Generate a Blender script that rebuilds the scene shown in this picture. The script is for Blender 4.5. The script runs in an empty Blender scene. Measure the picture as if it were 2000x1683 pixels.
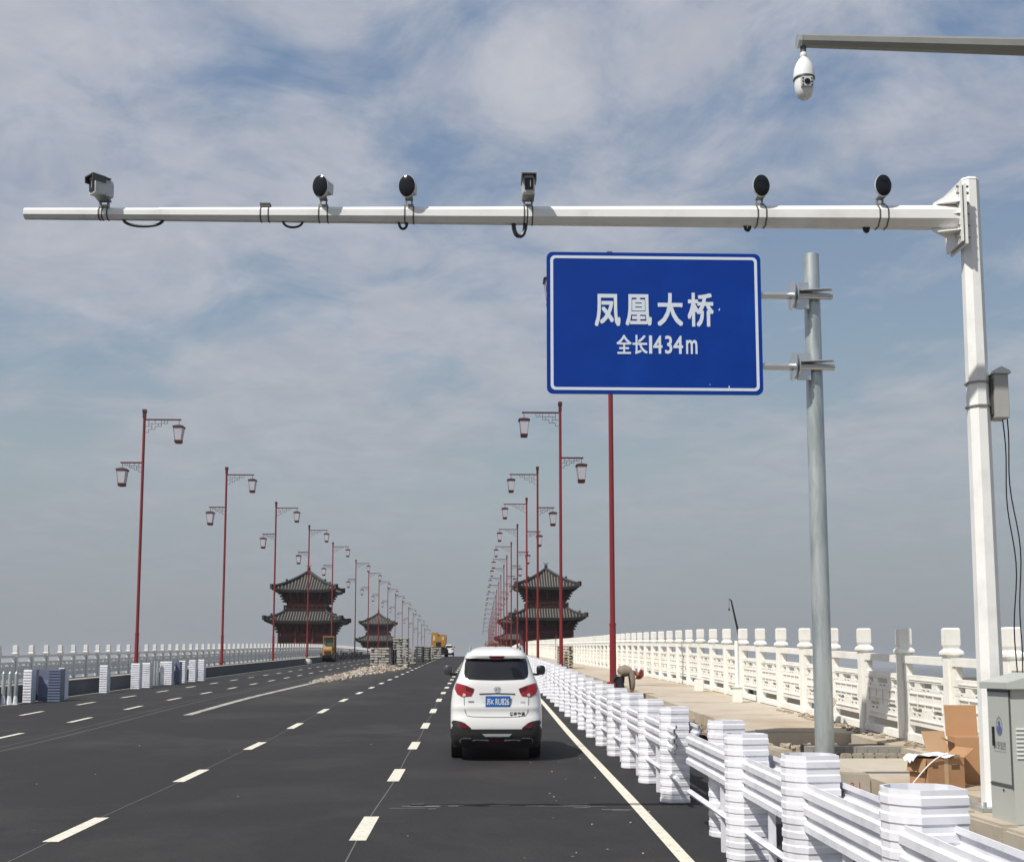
import bpy, bmesh, math, random
from mathutils import Vector, Matrix
R = math.radians
PI = math.pi
random.seed(7)
S = bpy.context.scene
COL = S.collection

# ------------------------------------------------------------------ camera
SL = 0.02            # the approach climbs 2 %
cam = bpy.data.cameras.new('camera')
cam.sensor_width = 36.0
cam.lens = 2287.0 / 2000 * 36
cam.shift_y = 0.106
cam.clip_start = 0.1
cam.clip_end = 20000
camo = bpy.data.objects.new('camera', cam)
camo.location = (0, 0, 2.33)
camo.rotation_euler = (R(90 + 6.15), 0, R(-1.75))
COL.objects.link(camo)
S.camera = camo

# ------------------------------------------------------------------ exposure
S.view_settings.view_transform = 'Standard'
S.view_settings.look = 'None'
S.view_settings.exposure = 0.0
S.view_settings.gamma = 1.0
S.cycles.max_bounces = 6
S.cycles.diffuse_bounces = 3
S.cycles.volume_bounces = 0

# ------------------------------------------------------------------ sun
SHX, SHY = 0.60, 0.56     # shadow run per metre of height
sun = bpy.data.lights.new('sun', 'SUN')
sun.energy = 4.7
sun.angle = R(0.55)
sun.color = (1.0, 0.955, 0.88)
suno = bpy.data.objects.new('sun', sun)
suno.rotation_euler = Vector((SHX, SHY, -1)).to_track_quat('-Z', 'Y').to_euler()
COL.objects.link(suno)

# ------------------------------------------------------------------ world
world = bpy.data.worlds.new('World')
S.world = world
world.use_nodes = True
wn = world.node_tree.nodes
wl = world.node_tree.links
wn.clear()

class NT:
    """tiny node builder"""
    def __init__(self, tree):
        self.n = tree.nodes; self.l = tree.links
    def add(self, typ, ins=None, **props):
        nd = self.n.new(typ)
        for k, v in props.items():
            setattr(nd, k, v)
        for k, v in (ins or {}).items():
            self.set(nd.inputs[k], v)
        return nd
    def set(self, sock, v):
        if isinstance(v, bpy.types.NodeSocket):
            self.l.new(v, sock)
        else:
            sock.default_value = v
    def math(self, op, a, b=0.0, clamp=False):
        nd = self.add('ShaderNodeMath', operation=op, use_clamp=clamp)
        self.set(nd.inputs[0], a); self.set(nd.inputs[1], b)
        return nd.outputs[0]
    def ramp(self, fac, stops, interp='LINEAR'):
        nd = self.add('ShaderNodeValToRGB')
        cr = nd.color_ramp
        cr.interpolation = interp
        while len(cr.elements) < len(stops):
            cr.elements.new(0.5)
        for e, (p, c) in zip(cr.elements, stops):
            e.position = p
            e.color = (c, c, c, 1) if isinstance(c, (int, float)) else (*c, 1)
        self.set(nd.inputs[0], fac)
        return nd.outputs[0]
    def noise(self, vec, scale, detail=4, rough=0.55, dist=0.0):
        return self.add('ShaderNodeTexNoise', {'Vector': vec, 'Scale': scale, 'Detail': detail,
                        'Roughness': rough, 'Distortion': dist}).outputs[0]
    def mix(self, fac, a, b, typ='MIX'):
        nd = self.add('ShaderNodeMixRGB', blend_type=typ)
        self.set(nd.inputs[0], fac)
        self.set(nd.inputs[1], a if isinstance(a, bpy.types.NodeSocket) else (*a, 1))
        self.set(nd.inputs[2], b if isinstance(b, bpy.types.NodeSocket) else (*b, 1))
        return nd.outputs[0]

W = NT(world.node_tree)
tc = W.add('ShaderNodeTexCoord').outputs['Generated']
sep = W.add('ShaderNodeSeparateXYZ', {0: tc})
dx, dy, dz = sep.outputs
sky = W.add('ShaderNodeTexSky', sky_type='NISHITA', sun_disc=False, sun_elevation=R(50.6),
            sun_rotation=R(227), altitude=0, air_density=1.4, dust_density=2.5, ozone_density=1.5)
skybg = W.add('ShaderNodeBackground', {'Color': sky.outputs[0], 'Strength': 0.06})
# cloud sheet seen in perspective: direction projected on a high plane
den = W.math('ADD', W.math('MAXIMUM', dz, 0.0), 0.12)
cx = W.math('DIVIDE', dx, den); cy = W.math('DIVIDE', dy, den)
pv = W.add('ShaderNodeCombineXYZ', {0: cx, 1: W.math('MULTIPLY', cy, 0.95), 2: 0.0}).outputs[0]
pv2 = W.add('ShaderNodeCombineXYZ', {0: W.math('ADD', cx, W.math('MULTIPLY', cy, 0.45)),
                                     1: W.math('ADD', W.math('MULTIPLY', cy, 0.75), 3.7), 2: 1.3}).outputs[0]
big = W.noise(pv2, 0.95, 6, 0.55, 0.35)
fine = W.noise(pv, 3.2, 8, 0.62, 0.5)
cl = W.math('ADD', W.math('MULTIPLY', big, 0.70), W.math('MULTIPLY', fine, 0.42))
cl = W.math('SUBTRACT', cl, W.math('MULTIPLY', W.math('ADD', dx, 0.02), W.math('MULTIPLY', dz, 0.34)))
cmask = W.ramp(cl, [(0.465, 0.0), (0.515, 0.34), (0.57, 0.78), (0.64, 1.0)])
base = W.ramp(dz, [(0.0, (0.31, 0.34, 0.375)), (0.055, (0.345, 0.388, 0.42)), (0.16, (0.37, 0.44, 0.48)),
                   (0.27, (0.285, 0.385, 0.50)), (0.36, (0.235, 0.325, 0.475)), (0.46, (0.195, 0.29, 0.455)), (0.8, (0.13, 0.21, 0.38))])
cloudc = W.ramp(dz, [(0.0, (0.315, 0.342, 0.378)), (0.06, (0.36, 0.395, 0.435)), (0.16, (0.44, 0.475, 0.525)),
                     (0.28, (0.54, 0.56, 0.615)), (0.5, (0.62, 0.63, 0.68)), (0.9, (0.60, 0.60, 0.66))])
wisp = W.ramp(W.noise(pv, 5.5, 8, 0.65, 0.6), [(0.38, 1.0), (0.62, 0.0)])
cloudc = W.mix(W.math('MULTIPLY', wisp, 0.30), cloudc, (0.30, 0.33, 0.41))
col = W.mix(cmask, base, cloudc)
colbg = W.add('ShaderNodeBackground', {'Color': col, 'Strength': 1.0})
mixbg = W.add('ShaderNodeMixShader', {0: 0.85, 1: skybg.outputs[0], 2: colbg.outputs[0]})
W.add('ShaderNodeOutputWorld', {'Surface': mixbg.outputs[0]})

# ------------------------------------------------------------------ materials
MATS = {}
def mat(name, color, rough=0.6, metal=0.0, var=0.12, scale=6.0, bump=0.0, bscale=30.0, spec=0.5,
        alt=None, altscale=2.0, altlo=0.5, althi=0.7, coords='Object', stretch=(1, 1, 1), coat=0.0, emit=None):
    if name in MATS:
        return MATS[name]
    m = bpy.data.materials.new(name)
    m.use_nodes = True
    m.node_tree.nodes.clear()
    t = NT(m.node_tree)
    c0 = t.add('ShaderNodeNewGeometry').outputs['Position'] if coords == 'World' else t.add('ShaderNodeTexCoord').outputs[coords]
    if stretch != (1, 1, 1):
        c0 = t.add('ShaderNodeMapping', {'Vector': c0, 'Scale': stretch}).outputs[0]
    n1 = t.noise(c0, scale, 6, 0.6)
    v = t.math('ADD', t.math('MULTIPLY', n1, 2 * var), 1 - var)
    base = color
    if alt:
        f = t.ramp(t.noise(c0, altscale, 7, 0.62), [(altlo, 0.0), (althi, 1.0)])
        base = t.mix(f, color, alt)
    else:
        base = t.mix(0.0, color, color)
    colr = t.mix(1.0, base, t.add('ShaderNodeCombineXYZ', {0: v, 1: v, 2: v}).outputs[0], 'MULTIPLY')
    b = t.add('ShaderNodeBsdfPrincipled', {'Base Color': colr, 'Metallic': metal, 'Specular IOR Level': spec})
    t.set(b.inputs['Roughness'], t.math('ADD', rough - 0.06, t.math('MULTIPLY', n1, 0.12)))
    if coat:
        b.inputs['Coat Weight'].default_value = coat
        b.inputs['Coat Roughness'].default_value = 0.05
    if bump:
        nb = t.noise(c0, bscale, 5, 0.65)
        bn = t.add('ShaderNodeBump', {'Height': nb, 'Strength': bump, 'Distance': 0.02})
        t.set(b.inputs['Normal'], bn.outputs[0])
    t.add('ShaderNodeOutputMaterial', {'Surface': b.outputs[0]})
    MATS[name] = m
    return m

def asphalt():
    m = bpy.data.materials.new('asphalt'); m.use_nodes = True; m.node_tree.nodes.clear()
    t = NT(m.node_tree)
    c = t.add('ShaderNodeTexCoord').outputs['Object']
    grain = t.noise(c, 26, 5, 0.8)
    mid = t.noise(c, 1.3, 6, 0.6)
    lon = t.noise(t.add('ShaderNodeMapping', {'Vector': c, 'Scale': (1.6, 0.05, 1)}).outputs[0], 1.0, 5, 0.6)
    dust = t.ramp(t.noise(c, 0.22, 7, 0.65, 0.4), [(0.50, 0.0), (0.72, 1.0)])
    scuff = t.ramp(t.noise(t.add('ShaderNodeMapping', {'Vector': c, 'Scale': (0.5, 3.0, 1)}).outputs[0], 0.9, 9, 0.75, 0.3),
                   [(0.655, 0.0), (0.72, 1.0)])
    base = t.mix(mid, (0.016, 0.016, 0.018), (0.025, 0.0245, 0.0265))
    base = t.mix(t.math('MULTIPLY', lon, 0.35), base, (0.038, 0.035, 0.034))
    base = t.mix(t.math('MULTIPLY', dust, 0.30), base, (0.10, 0.09, 0.075))
    base = t.mix(t.math('MULTIPLY', scuff, 0.22), base, (0.16, 0.15, 0.14))
    sp = t.ramp(t.noise(c, 11, 2, 0.5), [(0.765, 0.0), (0.79, 1.0)])
    base = t.mix(t.math('MULTIPLY', sp, 0.5), base, (0.28, 0.26, 0.23))
    # rubble dust along the middle of the deck
    sx = t.add('ShaderNodeSeparateXYZ', {0: c})
    band = t.math('ABSOLUTE', t.math('ADD', sx.outputs[0], 8.0))
    bm_ = t.ramp(t.math('MULTIPLY', band, 0.2), [(0.0, 1.0), (0.62, 0.0)])
    far = t.ramp(t.math('MULTIPLY', sx.outputs[1], 0.01), [(0.40, 0.0), (0.75, 1.0)])
    dn = t.ramp(t.noise(c, 0.9, 7, 0.7), [(0.38, 0.0), (0.6, 1.0)])
    f = t.math('MULTIPLY', t.math('MULTIPLY', bm_, far), t.math('MULTIPLY', dn, 0.8))
    base = t.mix(f, base, (0.12, 0.105, 0.085))
    g = t.mix(1.0, base, t.ramp(grain, [(0.3, 0.62), (0.7, 1.38)]), 'MULTIPLY')
    b = t.add('ShaderNodeBsdfPrincipled', {'Base Color': g, 'Roughness': 0.86, 'Specular IOR Level': 0.3})
    bn = t.add('ShaderNodeBump', {'Height': grain, 'Strength': 0.35, 'Distance': 0.01})
    t.set(b.inputs['Normal'], bn.outputs[0])
    t.add('ShaderNodeOutputMaterial', {'Surface': b.outputs[0]})
    return m

def paint():
    m = bpy.data.materials.new('road paint'); m.use_nodes = True; m.node_tree.nodes.clear()
    t = NT(m.node_tree)
    c = t.add('ShaderNodeTexCoord').outputs['Object']
    wear = t.ramp(t.noise(c, 7, 9, 0.78), [(0.50, 0.0), (0.66, 1.0)])
    base = t.mix(t.math('MULTIPLY', wear, 0.6), (0.70, 0.67, 0.56), (0.27, 0.25, 0.22))
    b = t.add('ShaderNodeBsdfPrincipled', {'Base Color': base, 'Roughness': 0.6})
    t.add('ShaderNodeOutputMaterial', {'Surface': b.outputs[0]})
    return m

M_ASPH = asphalt()
M_PAINT = paint()
M_SEAM = mat('seam line', (0.13, 0.125, 0.12), 0.8, var=0.3)
M_DUSTY = mat('dusty paint', (0.40, 0.385, 0.35), 0.8, var=0.35, scale=3, alt=(0.13, 0.12, 0.11), altscale=3, altlo=0.5, althi=0.62)
M_CONC = mat('sidewalk concrete', (0.47, 0.415, 0.335), 0.85, var=0.14, scale=3.0, bump=0.25, bscale=40, alt=(0.38, 0.30, 0.21), altscale=0.5, altlo=0.45, althi=0.65)
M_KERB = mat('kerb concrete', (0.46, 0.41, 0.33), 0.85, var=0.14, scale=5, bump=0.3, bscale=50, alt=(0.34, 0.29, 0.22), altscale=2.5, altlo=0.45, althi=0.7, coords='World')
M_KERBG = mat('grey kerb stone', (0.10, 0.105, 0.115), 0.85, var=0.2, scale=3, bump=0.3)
M_GRAVEL = mat('gravel', (0.26, 0.21, 0.155), 0.95, var=0.4, scale=14, bump=0.9, bscale=22, alt=(0.10, 0.085, 0.065), altscale=3, altlo=0.45, althi=0.6)
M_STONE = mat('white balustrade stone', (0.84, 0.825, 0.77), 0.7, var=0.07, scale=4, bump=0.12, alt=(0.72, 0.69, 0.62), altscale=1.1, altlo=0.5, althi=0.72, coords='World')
M_STONEG = mat('shade-toned balustrade stone', (0.60, 0.60, 0.59), 0.75, var=0.06, scale=5, bump=0.1, alt=(0.50, 0.50, 0.48), altscale=1.2, coords='World')  # darker copy of the white stone; far railing's shaded side put into the colour
M_GUARD = mat('white film wrapped steel', (0.76, 0.765, 0.81), 0.38, var=0.05, scale=8, alt=(0.60, 0.605, 0.65), altscale=2.6, altlo=0.48, althi=0.68, coords='World')
M_GUARDB = mat('shade-toned barrier steel', (0.13, 0.15, 0.23), 0.35, var=0.12, scale=4, alt=(0.13, 0.19, 0.25), altscale=1.3)  # dark blue copy of the white steel, painting the shaded sides of the boxes
M_GALV = mat('galvanised steel', (0.50, 0.54, 0.54), 0.38, metal=0.55, var=0.16, scale=3, alt=(0.34, 0.385, 0.39), altscale=2.4, altlo=0.45, althi=0.62, stretch=(2, 2, 0.35))
M_GALVS = mat('bright zinc fitting', (0.55, 0.57, 0.58), 0.32, metal=0.8, var=0.12)
M_WHITE = mat('white pole paint', (0.79, 0.79, 0.77), 0.36, var=0.06, scale=3, alt=(0.66, 0.655, 0.63), altscale=1.6, altlo=.5, althi=.7)
M_RED = mat('dark red lamp paint', (0.20, 0.015, 0.018), 0.42, var=0.15, scale=1.2)
M_REDD = mat('darker red lamp trim', (0.07, 0.010, 0.012), 0.5, var=0.15)
M_GLASS = mat('frosted lantern glass', (0.50, 0.50, 0.55), 0.3, var=0.05)
M_BLACK = mat('black plastic', (0.012, 0.012, 0.014), 0.4, var=0.1)
M_RUBBER = mat('rubber', (0.014, 0.014, 0.015), 0.8, var=0.2)
M_LENS = mat('dark lens glass', (0.008, 0.010, 0.013), 0.12, var=0.05, spec=0.35)
M_CAMG = mat('camera housing grey', (0.50, 0.52, 0.51), 0.45, var=0.06)
M_DOME = mat('camera dome white', (0.74, 0.76, 0.75), 0.3, var=0.03)
M_ROD = mat('dark steel', (0.09, 0.095, 0.09), 0.5, metal=0.3, var=0.2)
M_BRKT = mat('grey bracket steel', (0.26, 0.26, 0.25), 0.5, metal=0.4, var=0.2)
M_BLUE = mat('blue sign sheeting', (0.0006, 0.033, 0.25), 0.6, var=0.12, scale=1.6, spec=0.15, alt=(0.002, 0.045, 0.29), altscale=0.9, altlo=0.5, althi=0.8)
M_SIGNW = mat('white sign sheeting', (0.60, 0.66, 0.74), 0.4, var=0.03)
M_SPECK = mat('scratch', (0.62, 0.68, 0.75), 0.5, var=0.1)
M_CAB = mat('cabinet grey', (0.43, 0.45, 0.42), 0.45, var=0.04, scale=2)
M_CABD = mat('cabinet seam', (0.08, 0.085, 0.08), 0.6)
M_INK = mat('grey print', (0.16, 0.17, 0.18), 0.6)
M_INKB = mat('blue emblem print', (0.10, 0.12, 0.30), 0.5)
M_REDINK = mat('red paint mark', (0.52, 0.05, 0.04), 0.7)
M_CARD = mat('cardboard', (0.40, 0.225, 0.115), 0.85, var=0.1, scale=4, alt=(0.33, 0.18, 0.09), altscale=2)
M_CARDI = mat('cardboard inside', (0.47, 0.30, 0.17), 0.85, var=0.1, scale=4)
M_PLAST = mat('plastic sheet', (0.70, 0.72, 0.74), 0.25, var=0.1)
M_TIMB = mat('pale timber', (0.50, 0.44, 0.35), 0.85, var=0.25, scale=5, alt=(0.36, 0.31, 0.24), altscale=1.5)
M_TIMBG = mat('weathered concrete plank', (0.46, 0.44, 0.39), 0.9, var=0.25, scale=3, alt=(0.27, 0.26, 0.22), altscale=1.2)
M_SHUT = mat('dark shutter', (0.05, 0.052, 0.05), 0.8, var=0.3)
M_RUB = mat('rubble', (0.42, 0.38, 0.32), 0.95, var=0.5, scale=2.2, alt=(0.34, 0.20, 0.14), altscale=0.5, altlo=0.5, althi=0.62, coords='Object')
M_TILE = mat('grey roof tile', (0.14, 0.13, 0.115), 0.75, var=0.25, scale=2)
M_TILED = mat('roof tile trough', (0.016, 0.015, 0.015), 0.9, var=0.3, scale=2)
M_RIDGE = mat('roof ridge', (0.030, 0.030, 0.030), 0.7, var=0.25, scale=1)
M_WOODR = mat('dark red timber', (0.105, 0.018, 0.022), 0.6, var=0.25, scale=1)
M_WOODD = mat('dark bracket timber', (0.040, 0.013, 0.013), 0.7, var=0.3, scale=1.5)
M_WOODL = mat('bracket end paint', (0.15, 0.08, 0.07), 0.7, var=0.3)
M_STONEP = mat('pier stone', (0.34, 0.33, 0.31), 0.9, var=0.2)
M_YEL = mat('machine yellow', (0.36, 0.18, 0.03), 0.5, var=0.2, scale=2, alt=(0.30, 0.15, 0.025), altscale=1.4)
M_GROUND = mat('river bank', (0.085, 0.068, 0.045), 0.95, var=0.5, scale=0.5, alt=(0.045, 0.055, 0.025), altscale=0.12)
M_DECK = mat('deck concrete', (0.40, 0.38, 0.34), 0.9, var=0.15, scale=1)

def water():
    m = bpy.data.materials.new('river water'); m.use_nodes = True; m.node_tree.nodes.clear()
    t = NT(m.node_tree)
    c = t.add('ShaderNodeTexCoord').outputs['Object']
    n = t.noise(c, 0.35, 5, 0.6)
    b = t.add('ShaderNodeBsdfPrincipled', {'Base Color': (0.11, 0.115, 0.11, 1), 'Roughness': 0.25})
    bn = t.add('ShaderNodeBump', {'Height': n, 'Strength': 0.5, 'Distance': 0.3})
    t.set(b.inputs['Normal'], bn.outputs[0])
    t.add('ShaderNodeOutputMaterial', {'Surface': b.outputs[0]})
    return m

# ------------------------------------------------------------------ mesh helpers
class MB:
    def __init__(self):
        self.v = []; self.f = []; self.m = []; self.mi = 0
    def add(self, vs, fs):
        b = len(self.v)
        self.v += [tuple(p) for p in vs]
        self.f += [tuple(b + i for i in f) for f in fs]
        self.m += [self.mi] * len(fs)
        return self
    def box(self, c, s, rot=None):
        hx, hy, hz = s[0] / 2, s[1] / 2, s[2] / 2
        pts = [Vector((x, y, z)) for z in (-hz, hz) for x, y in ((-hx, -hy), (hx, -hy), (hx, hy), (-hx, hy))]
        if rot:
            pts = [rot @ p for p in pts]
        c = Vector(c)
        return self.add([p + c for p in pts], [(0, 3, 2, 1), (4, 5, 6, 7), (0, 1, 5, 4), (1, 2, 6, 5), (2, 3, 7, 6), (3, 0, 4, 7)])
    def bx(self, x0, x1, y0, y1, z0, z1):
        return self.box(((x0 + x1) / 2, (y0 + y1) / 2, (z0 + z1) / 2), (x1 - x0, y1 - y0, z1 - z0))
    def tube(self, a, b, r0, r1=None, n=10, caps=True, phase=0.0):
        if r1 is None: r1 = r0
        a = Vector(a); b = Vector(b); d = (b - a).normalized()
        up = Vector((0, 0, 1)) if abs(d.z) < 0.95 else Vector((1, 0, 0))
        u = d.cross(up).normalized(); w = u.cross(d).normalized()
        if abs(d.z) >= 0.95: u, w = Vector((1, 0, 0)), Vector((0, 1 if d.z > 0 else -1, 0))
        vs = []
        for p, r in ((a, r0), (b, r1)):
            for i in range(n):
                t = 2 * PI * i / n + phase
                vs.append(p + u * (r * math.cos(t)) + w * (r * math.sin(t)))
        fs = [(i, (i + 1) % n, n + (i + 1) % n, n + i) for i in range(n)]
        if caps:
            fs += [tuple(range(n - 1, -1, -1)), tuple(range(n, 2 * n))]
        return self.add(vs, fs)
    def path(self, pts, r, n=8):
        for a, b in zip(pts, pts[1:]):
            self.tube(a, b, r, r, n)
        return self
    def lathe(self, prof, c=(0, 0, 0), n=20, rot=None, sx=1.0, sy=1.0):
        vs = []; c = Vector(c)
        for r, z in prof:
            for i in range(n):
                t = 2 * PI * i / n
                p = Vector((r * math.cos(t) * sx, r * math.sin(t) * sy, z))
                if rot: p = rot @ p
                vs.append(p + c)
        fs = []
        for k in range(len(prof) - 1):
            for i in range(n):
                j = (i + 1) % n
                fs.append((k * n + i, k * n + j, (k + 1) * n + j, (k + 1) * n + i))
        fs += [tuple(range(n - 1, -1, -1)), tuple((len(prof) - 1) * n + i for i in range(n))]
        return self.add(vs, fs)
    def frustum(self, c, b, t, h):
        """square frustum: base half sizes b, top half sizes t"""
        x, y, z = c
        vs = [(x - b[0], y - b[1], z), (x + b[0], y - b[1], z), (x + b[0], y + b[1], z), (x - b[0], y + b[1], z),
              (x - t[0], y - t[1], z + h), (x + t[0], y - t[1], z + h), (x + t[0], y + t[1], z + h), (x - t[0], y + t[1], z + h)]
        return self.add(vs, [(0, 3, 2, 1), (4, 5, 6, 7), (0, 1, 5, 4), (1, 2, 6, 5), (2, 3, 7, 6), (3, 0, 4, 7)])
    def prism(self, pts, lo, hi, axis='y'):
        """polygon in the two other axes swept from lo to hi"""
        def P(a, b, h):
            return {'y': (a, h, b), 'x': (h, a, b), 'z': (a, b, h)}[axis]
        n = len(pts)
        vs = [P(a, b, lo) for a, b in pts] + [P(a, b, hi) for a, b in pts]
        return self.add(vs, [tuple(range(n)), tuple(range(2 * n - 1, n - 1, -1))] + [(i, n + i, n + (i + 1) % n, (i + 1) % n) for i in range(n)])
    def mesh(self, name, mats, smooth=False, bevel=0.0):
        me = bpy.data.meshes.new(name)
        me.from_pydata(self.v, [], self.f)
        for m in (mats if isinstance(mats, (list, tuple)) else [mats]):
            me.materials.append(m)
        for p, i in zip(me.polygons, self.m):
            p.material_index = i
        bm = bmesh.new(); bm.from_mesh(me)
        bmesh.ops.recalc_face_normals(bm, faces=bm.faces)
        if bevel:
            es = [e for e in bm.edges if len(e.link_faces) == 2 and e.calc_face_angle(0) > 0.6]
            bmesh.ops.bevel(bm, geom=es, offset=bevel, segments=2, affect='EDGES', clamp_overlap=True)
        bm.to_mesh(me); bm.free()
        if smooth:
            me.polygons.foreach_set('use_smooth', [True] * len(me.polygons))
            me.set_sharp_from_angle(angle=R(38))
        return me
    def obj(self, name, mats, parent=None, smooth=False, bevel=0.0):
        return link(name, self.mesh(name, mats, smooth, bevel), parent)

def link(name, me, parent=None, loc=None, rotz=None):
    o = bpy.data.objects.new(name, me)
    COL.objects.link(o)
    if parent: o.parent = parent
    if loc is not None: o.location = loc
    if rotz is not None: o.rotation_euler = (0, 0, rotz)
    return o

def tag(o, label=None, cat=None, group=None, kind=None):
    if label: o['label'] = label
    if cat: o['category'] = cat
    if group: o['group'] = group
    if kind: o['kind'] = kind
    return o

def thing(name, label, cat, loc=(0, 0, 0), rotz=0.0, group=None, rotx=0.0):
    o = bpy.data.objects.new(name, None)
    COL.objects.link(o)
    o.location = loc; o.rotation_euler = (rotx, 0, rotz)
    return tag(o, label, cat, group)

def copy_tree(o, parent=None):
    c = o.copy(); COL.objects.link(c)
    if parent: c.parent = parent
    for ch in [k for k in COL.objects if k.parent == o]:
        copy_tree(ch, c)
    return c

def text_mesh(body, size, offset=0.0, extrude=0.0, sx=1.0, sz=1.0, spacing=1.0):
    cu = bpy.data.curves.new('lettering', 'FONT')
    cu.body = body; cu.size = size; cu.offset = offset; cu.extrude = extrude
    cu.align_x = 'CENTER'; cu.align_y = 'CENTER'; cu.space_character = spacing
    cu.resolution_u = 3
    o = bpy.data.objects.new('lettering', cu)
    COL.objects.link(o)
    bpy.context.view_layer.update()
    dg = bpy.context.evaluated_depsgraph_get()
    me = bpy.data.meshes.new_from_object(o.evaluated_get(dg))
    bpy.data.objects.remove(o)
    # centre the glyph box, stand it up in XZ facing -Y
    xs = [v.co.x for v in me.vertices]; ys = [v.co.y for v in me.vertices]
    mx, my = (min(xs) + max(xs)) / 2, (min(ys) + max(ys)) / 2
    for v in me.vertices:
        v.co = Vector(((v.co.x - mx) * sx, -v.co.z, (v.co.y - my) * sz))
    me.name = 'lettering'
    me.materials.clear()
    return me

def lerp_tab(tab, x):
    if x <= tab[0][0]: return tab[0][1]
    for (a, b), (c, d) in zip(tab, tab[1:]):
        if x <= c: return b + (d - b) * (x - a) / (c - a)
    return tab[-1][1]

# ------------------------------------------------------------------ the lie of the bridge
def prof(Y):
    t = min(max((Y - 27) / 22, 0), 1)
    z = 0.17 * t * t * (3 - 2 * t)
    if Y > 142: z -= 7.7e-5 * (Y - 142) ** 2
    return z
def cross(X):
    return -0.035 * (-8.8 - X) if X < -8.8 else 0.0
def G(X, Y, up=0.0):
    return SL * Y + prof(Y) + cross(X) + up
RST = [(0, .45), (18, .47), (22, .5), (31, .61), (43, .71), (64, .72), (80, .66), (100, .60), (142, .52)]
def RS(Y, up=0.0):     # top of the right sidewalk
    d = -7.7e-5 * (Y - 142) ** 2 if Y > 142 else 0.0
    return SL * Y + lerp_tab(RST, Y) + d + up
def LS(Y, up=0.0):     # top of the left sidewalk
    return SL * Y + prof(Y) - 0.12 + up

YS = [-12 + 2 * i for i in range(26)] + [40 + 5 * i for i in range(30)] + [190 + 10 * i for i in range(46)]

def sheet(name, xs, ys, fz, m, kind='structure', label=None):
    b = MB()
    n = len(xs)
    vs = [(x, y, fz(x, y)) for y in ys for x in xs]
    fs = [(j * n + i, j * n + i + 1, (j + 1) * n + i + 1, (j + 1) * n + i) for j in range(len(ys) - 1) for i in range(n - 1)]
    b.add(vs, fs)
    o = b.obj(name, m)
    for p in o.data.polygons: p.use_smooth = True
    return tag(o, label, None, None, kind)

sheet('road', [-19.2, -14, -8.8, -4, 0, 5.15], YS, G, M_ASPH, label='dark new asphalt bridge road')

# deck sides, kerbs, sidewalks
def strip(name, xl, xr, ztop, zbot, m, ys=YS, label=None, kind='structure'):
    b = MB()
    vs = []
    for y in ys:
        vs += [(xl, y, zbot(y)), (xl, y, ztop(y)), (xr, y, ztop(y)), (xr, y, zbot(y))]
    fs = []
    for j in range(len(ys) - 1):
        a = 4 * j
        for k in range(3):
            fs.append((a + k, a + k + 1, a + 5 + k, a + 4 + k))
        fs.append((a + 3, a, a + 4, a + 7))
    fs += [(0, 3, 2, 1), tuple(len(vs) - 4 + k for k in range(4))]
    b.add(vs, fs)
    return tag(b.obj(name, m), label, None, None, kind)

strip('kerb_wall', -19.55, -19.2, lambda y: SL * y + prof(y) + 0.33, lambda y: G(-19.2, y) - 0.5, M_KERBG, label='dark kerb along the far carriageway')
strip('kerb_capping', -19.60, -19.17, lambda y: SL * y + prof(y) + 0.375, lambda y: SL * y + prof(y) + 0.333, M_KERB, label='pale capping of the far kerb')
strip('sidewalk_base', -25.4, -19.552, lambda y: LS(y), lambda y: LS(y) - 1.4, M_DECK, label='far side sidewalk')
strip('deck_edge', 8.06, 8.75, lambda y: RS(y, -0.02), lambda y: RS(y) - 2.0, M_DECK, label='edge of the bridge deck')
def subbase(x, y):
    return RS(y, -0.27) + 0.03 * math.sin(x * 5.1 + y * 2.3) * math.cos(y * 3.1 + x)
YF = [4 + 0.25 * i for i in range(140)] + [39 + 3 * i for i in range(60)] + [220 + 12 * i for i in range(36)]
tag(sheet('gravel', [5.05 + 0.25 * i for i in range(13)], YF, subbase, M_GRAVEL, 'stuff', 'brown rubble and gravel bed beneath the broken sidewalk'))
# drop of the trench beside the road
strip('trench_wall', 4.98, 5.05, lambda y: G(5, y, 0.06), lambda y: G(5, y) - 0.5, M_KERB, label='low trench edge')
# concrete slabs of the sidewalk
def slab(x0, x1, y0, y1, jag=0.0):
    b = MB(); n = max(2, int((y1 - y0) / 2.5))
    ys = [y0 + (y1 - y0) * i / n for i in range(n + 1)]
    vs = []
    for i, y in enumerate(ys):
        j = random.uniform(-jag, jag)
        j2 = random.uniform(-jag, jag)
        vs += [(x0 + j, y, RS(y, -0.26)), (x0 + j, y, RS(y)), (x1, y + j2 * .5, RS(y)), (x1, y + j2 * .5, RS(y, -0.26))]
    fs = []
    for j in range(len(ys) - 1):
        a = 4 * j
        for k in range(3): fs.append((a + k, a + k + 1, a + 5 + k, a + 4 + k))
    fs += [(0, 3, 2, 1), tuple(len(vs) - 4 + k for k in range(4))]
    b.add(vs, fs)
    return b
sidewalk = MB()
for args in ((5.42, 8.05, 3, 13.7, 0), (6.1, 8.05, 13.7, 14.9, .05), (5.45, 8.05, 14.95, 18.9, 0.03), (7.5, 8.05, 18.95, 23.4, .06),
             (5.55, 8.05, 23.6, 28.7, .04), (5.5, 8.05, 28.74, 33.6, 0.02), (5.5, 8.05, 33.7, 40, 0.02), (5.5, 8.05, 40.05, 48, 0.02), (5.5, 8.05, 48.05, 142, .02), (5.5, 8.05, 142, 600, 0)):
    s = slab(*args); sidewalk.add(s.v, s.f)
tag(sidewalk.obj('sidewalk', M_CONC), 'tan concrete sidewalk slabs, partly broken up', None, None, 'structure')

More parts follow.
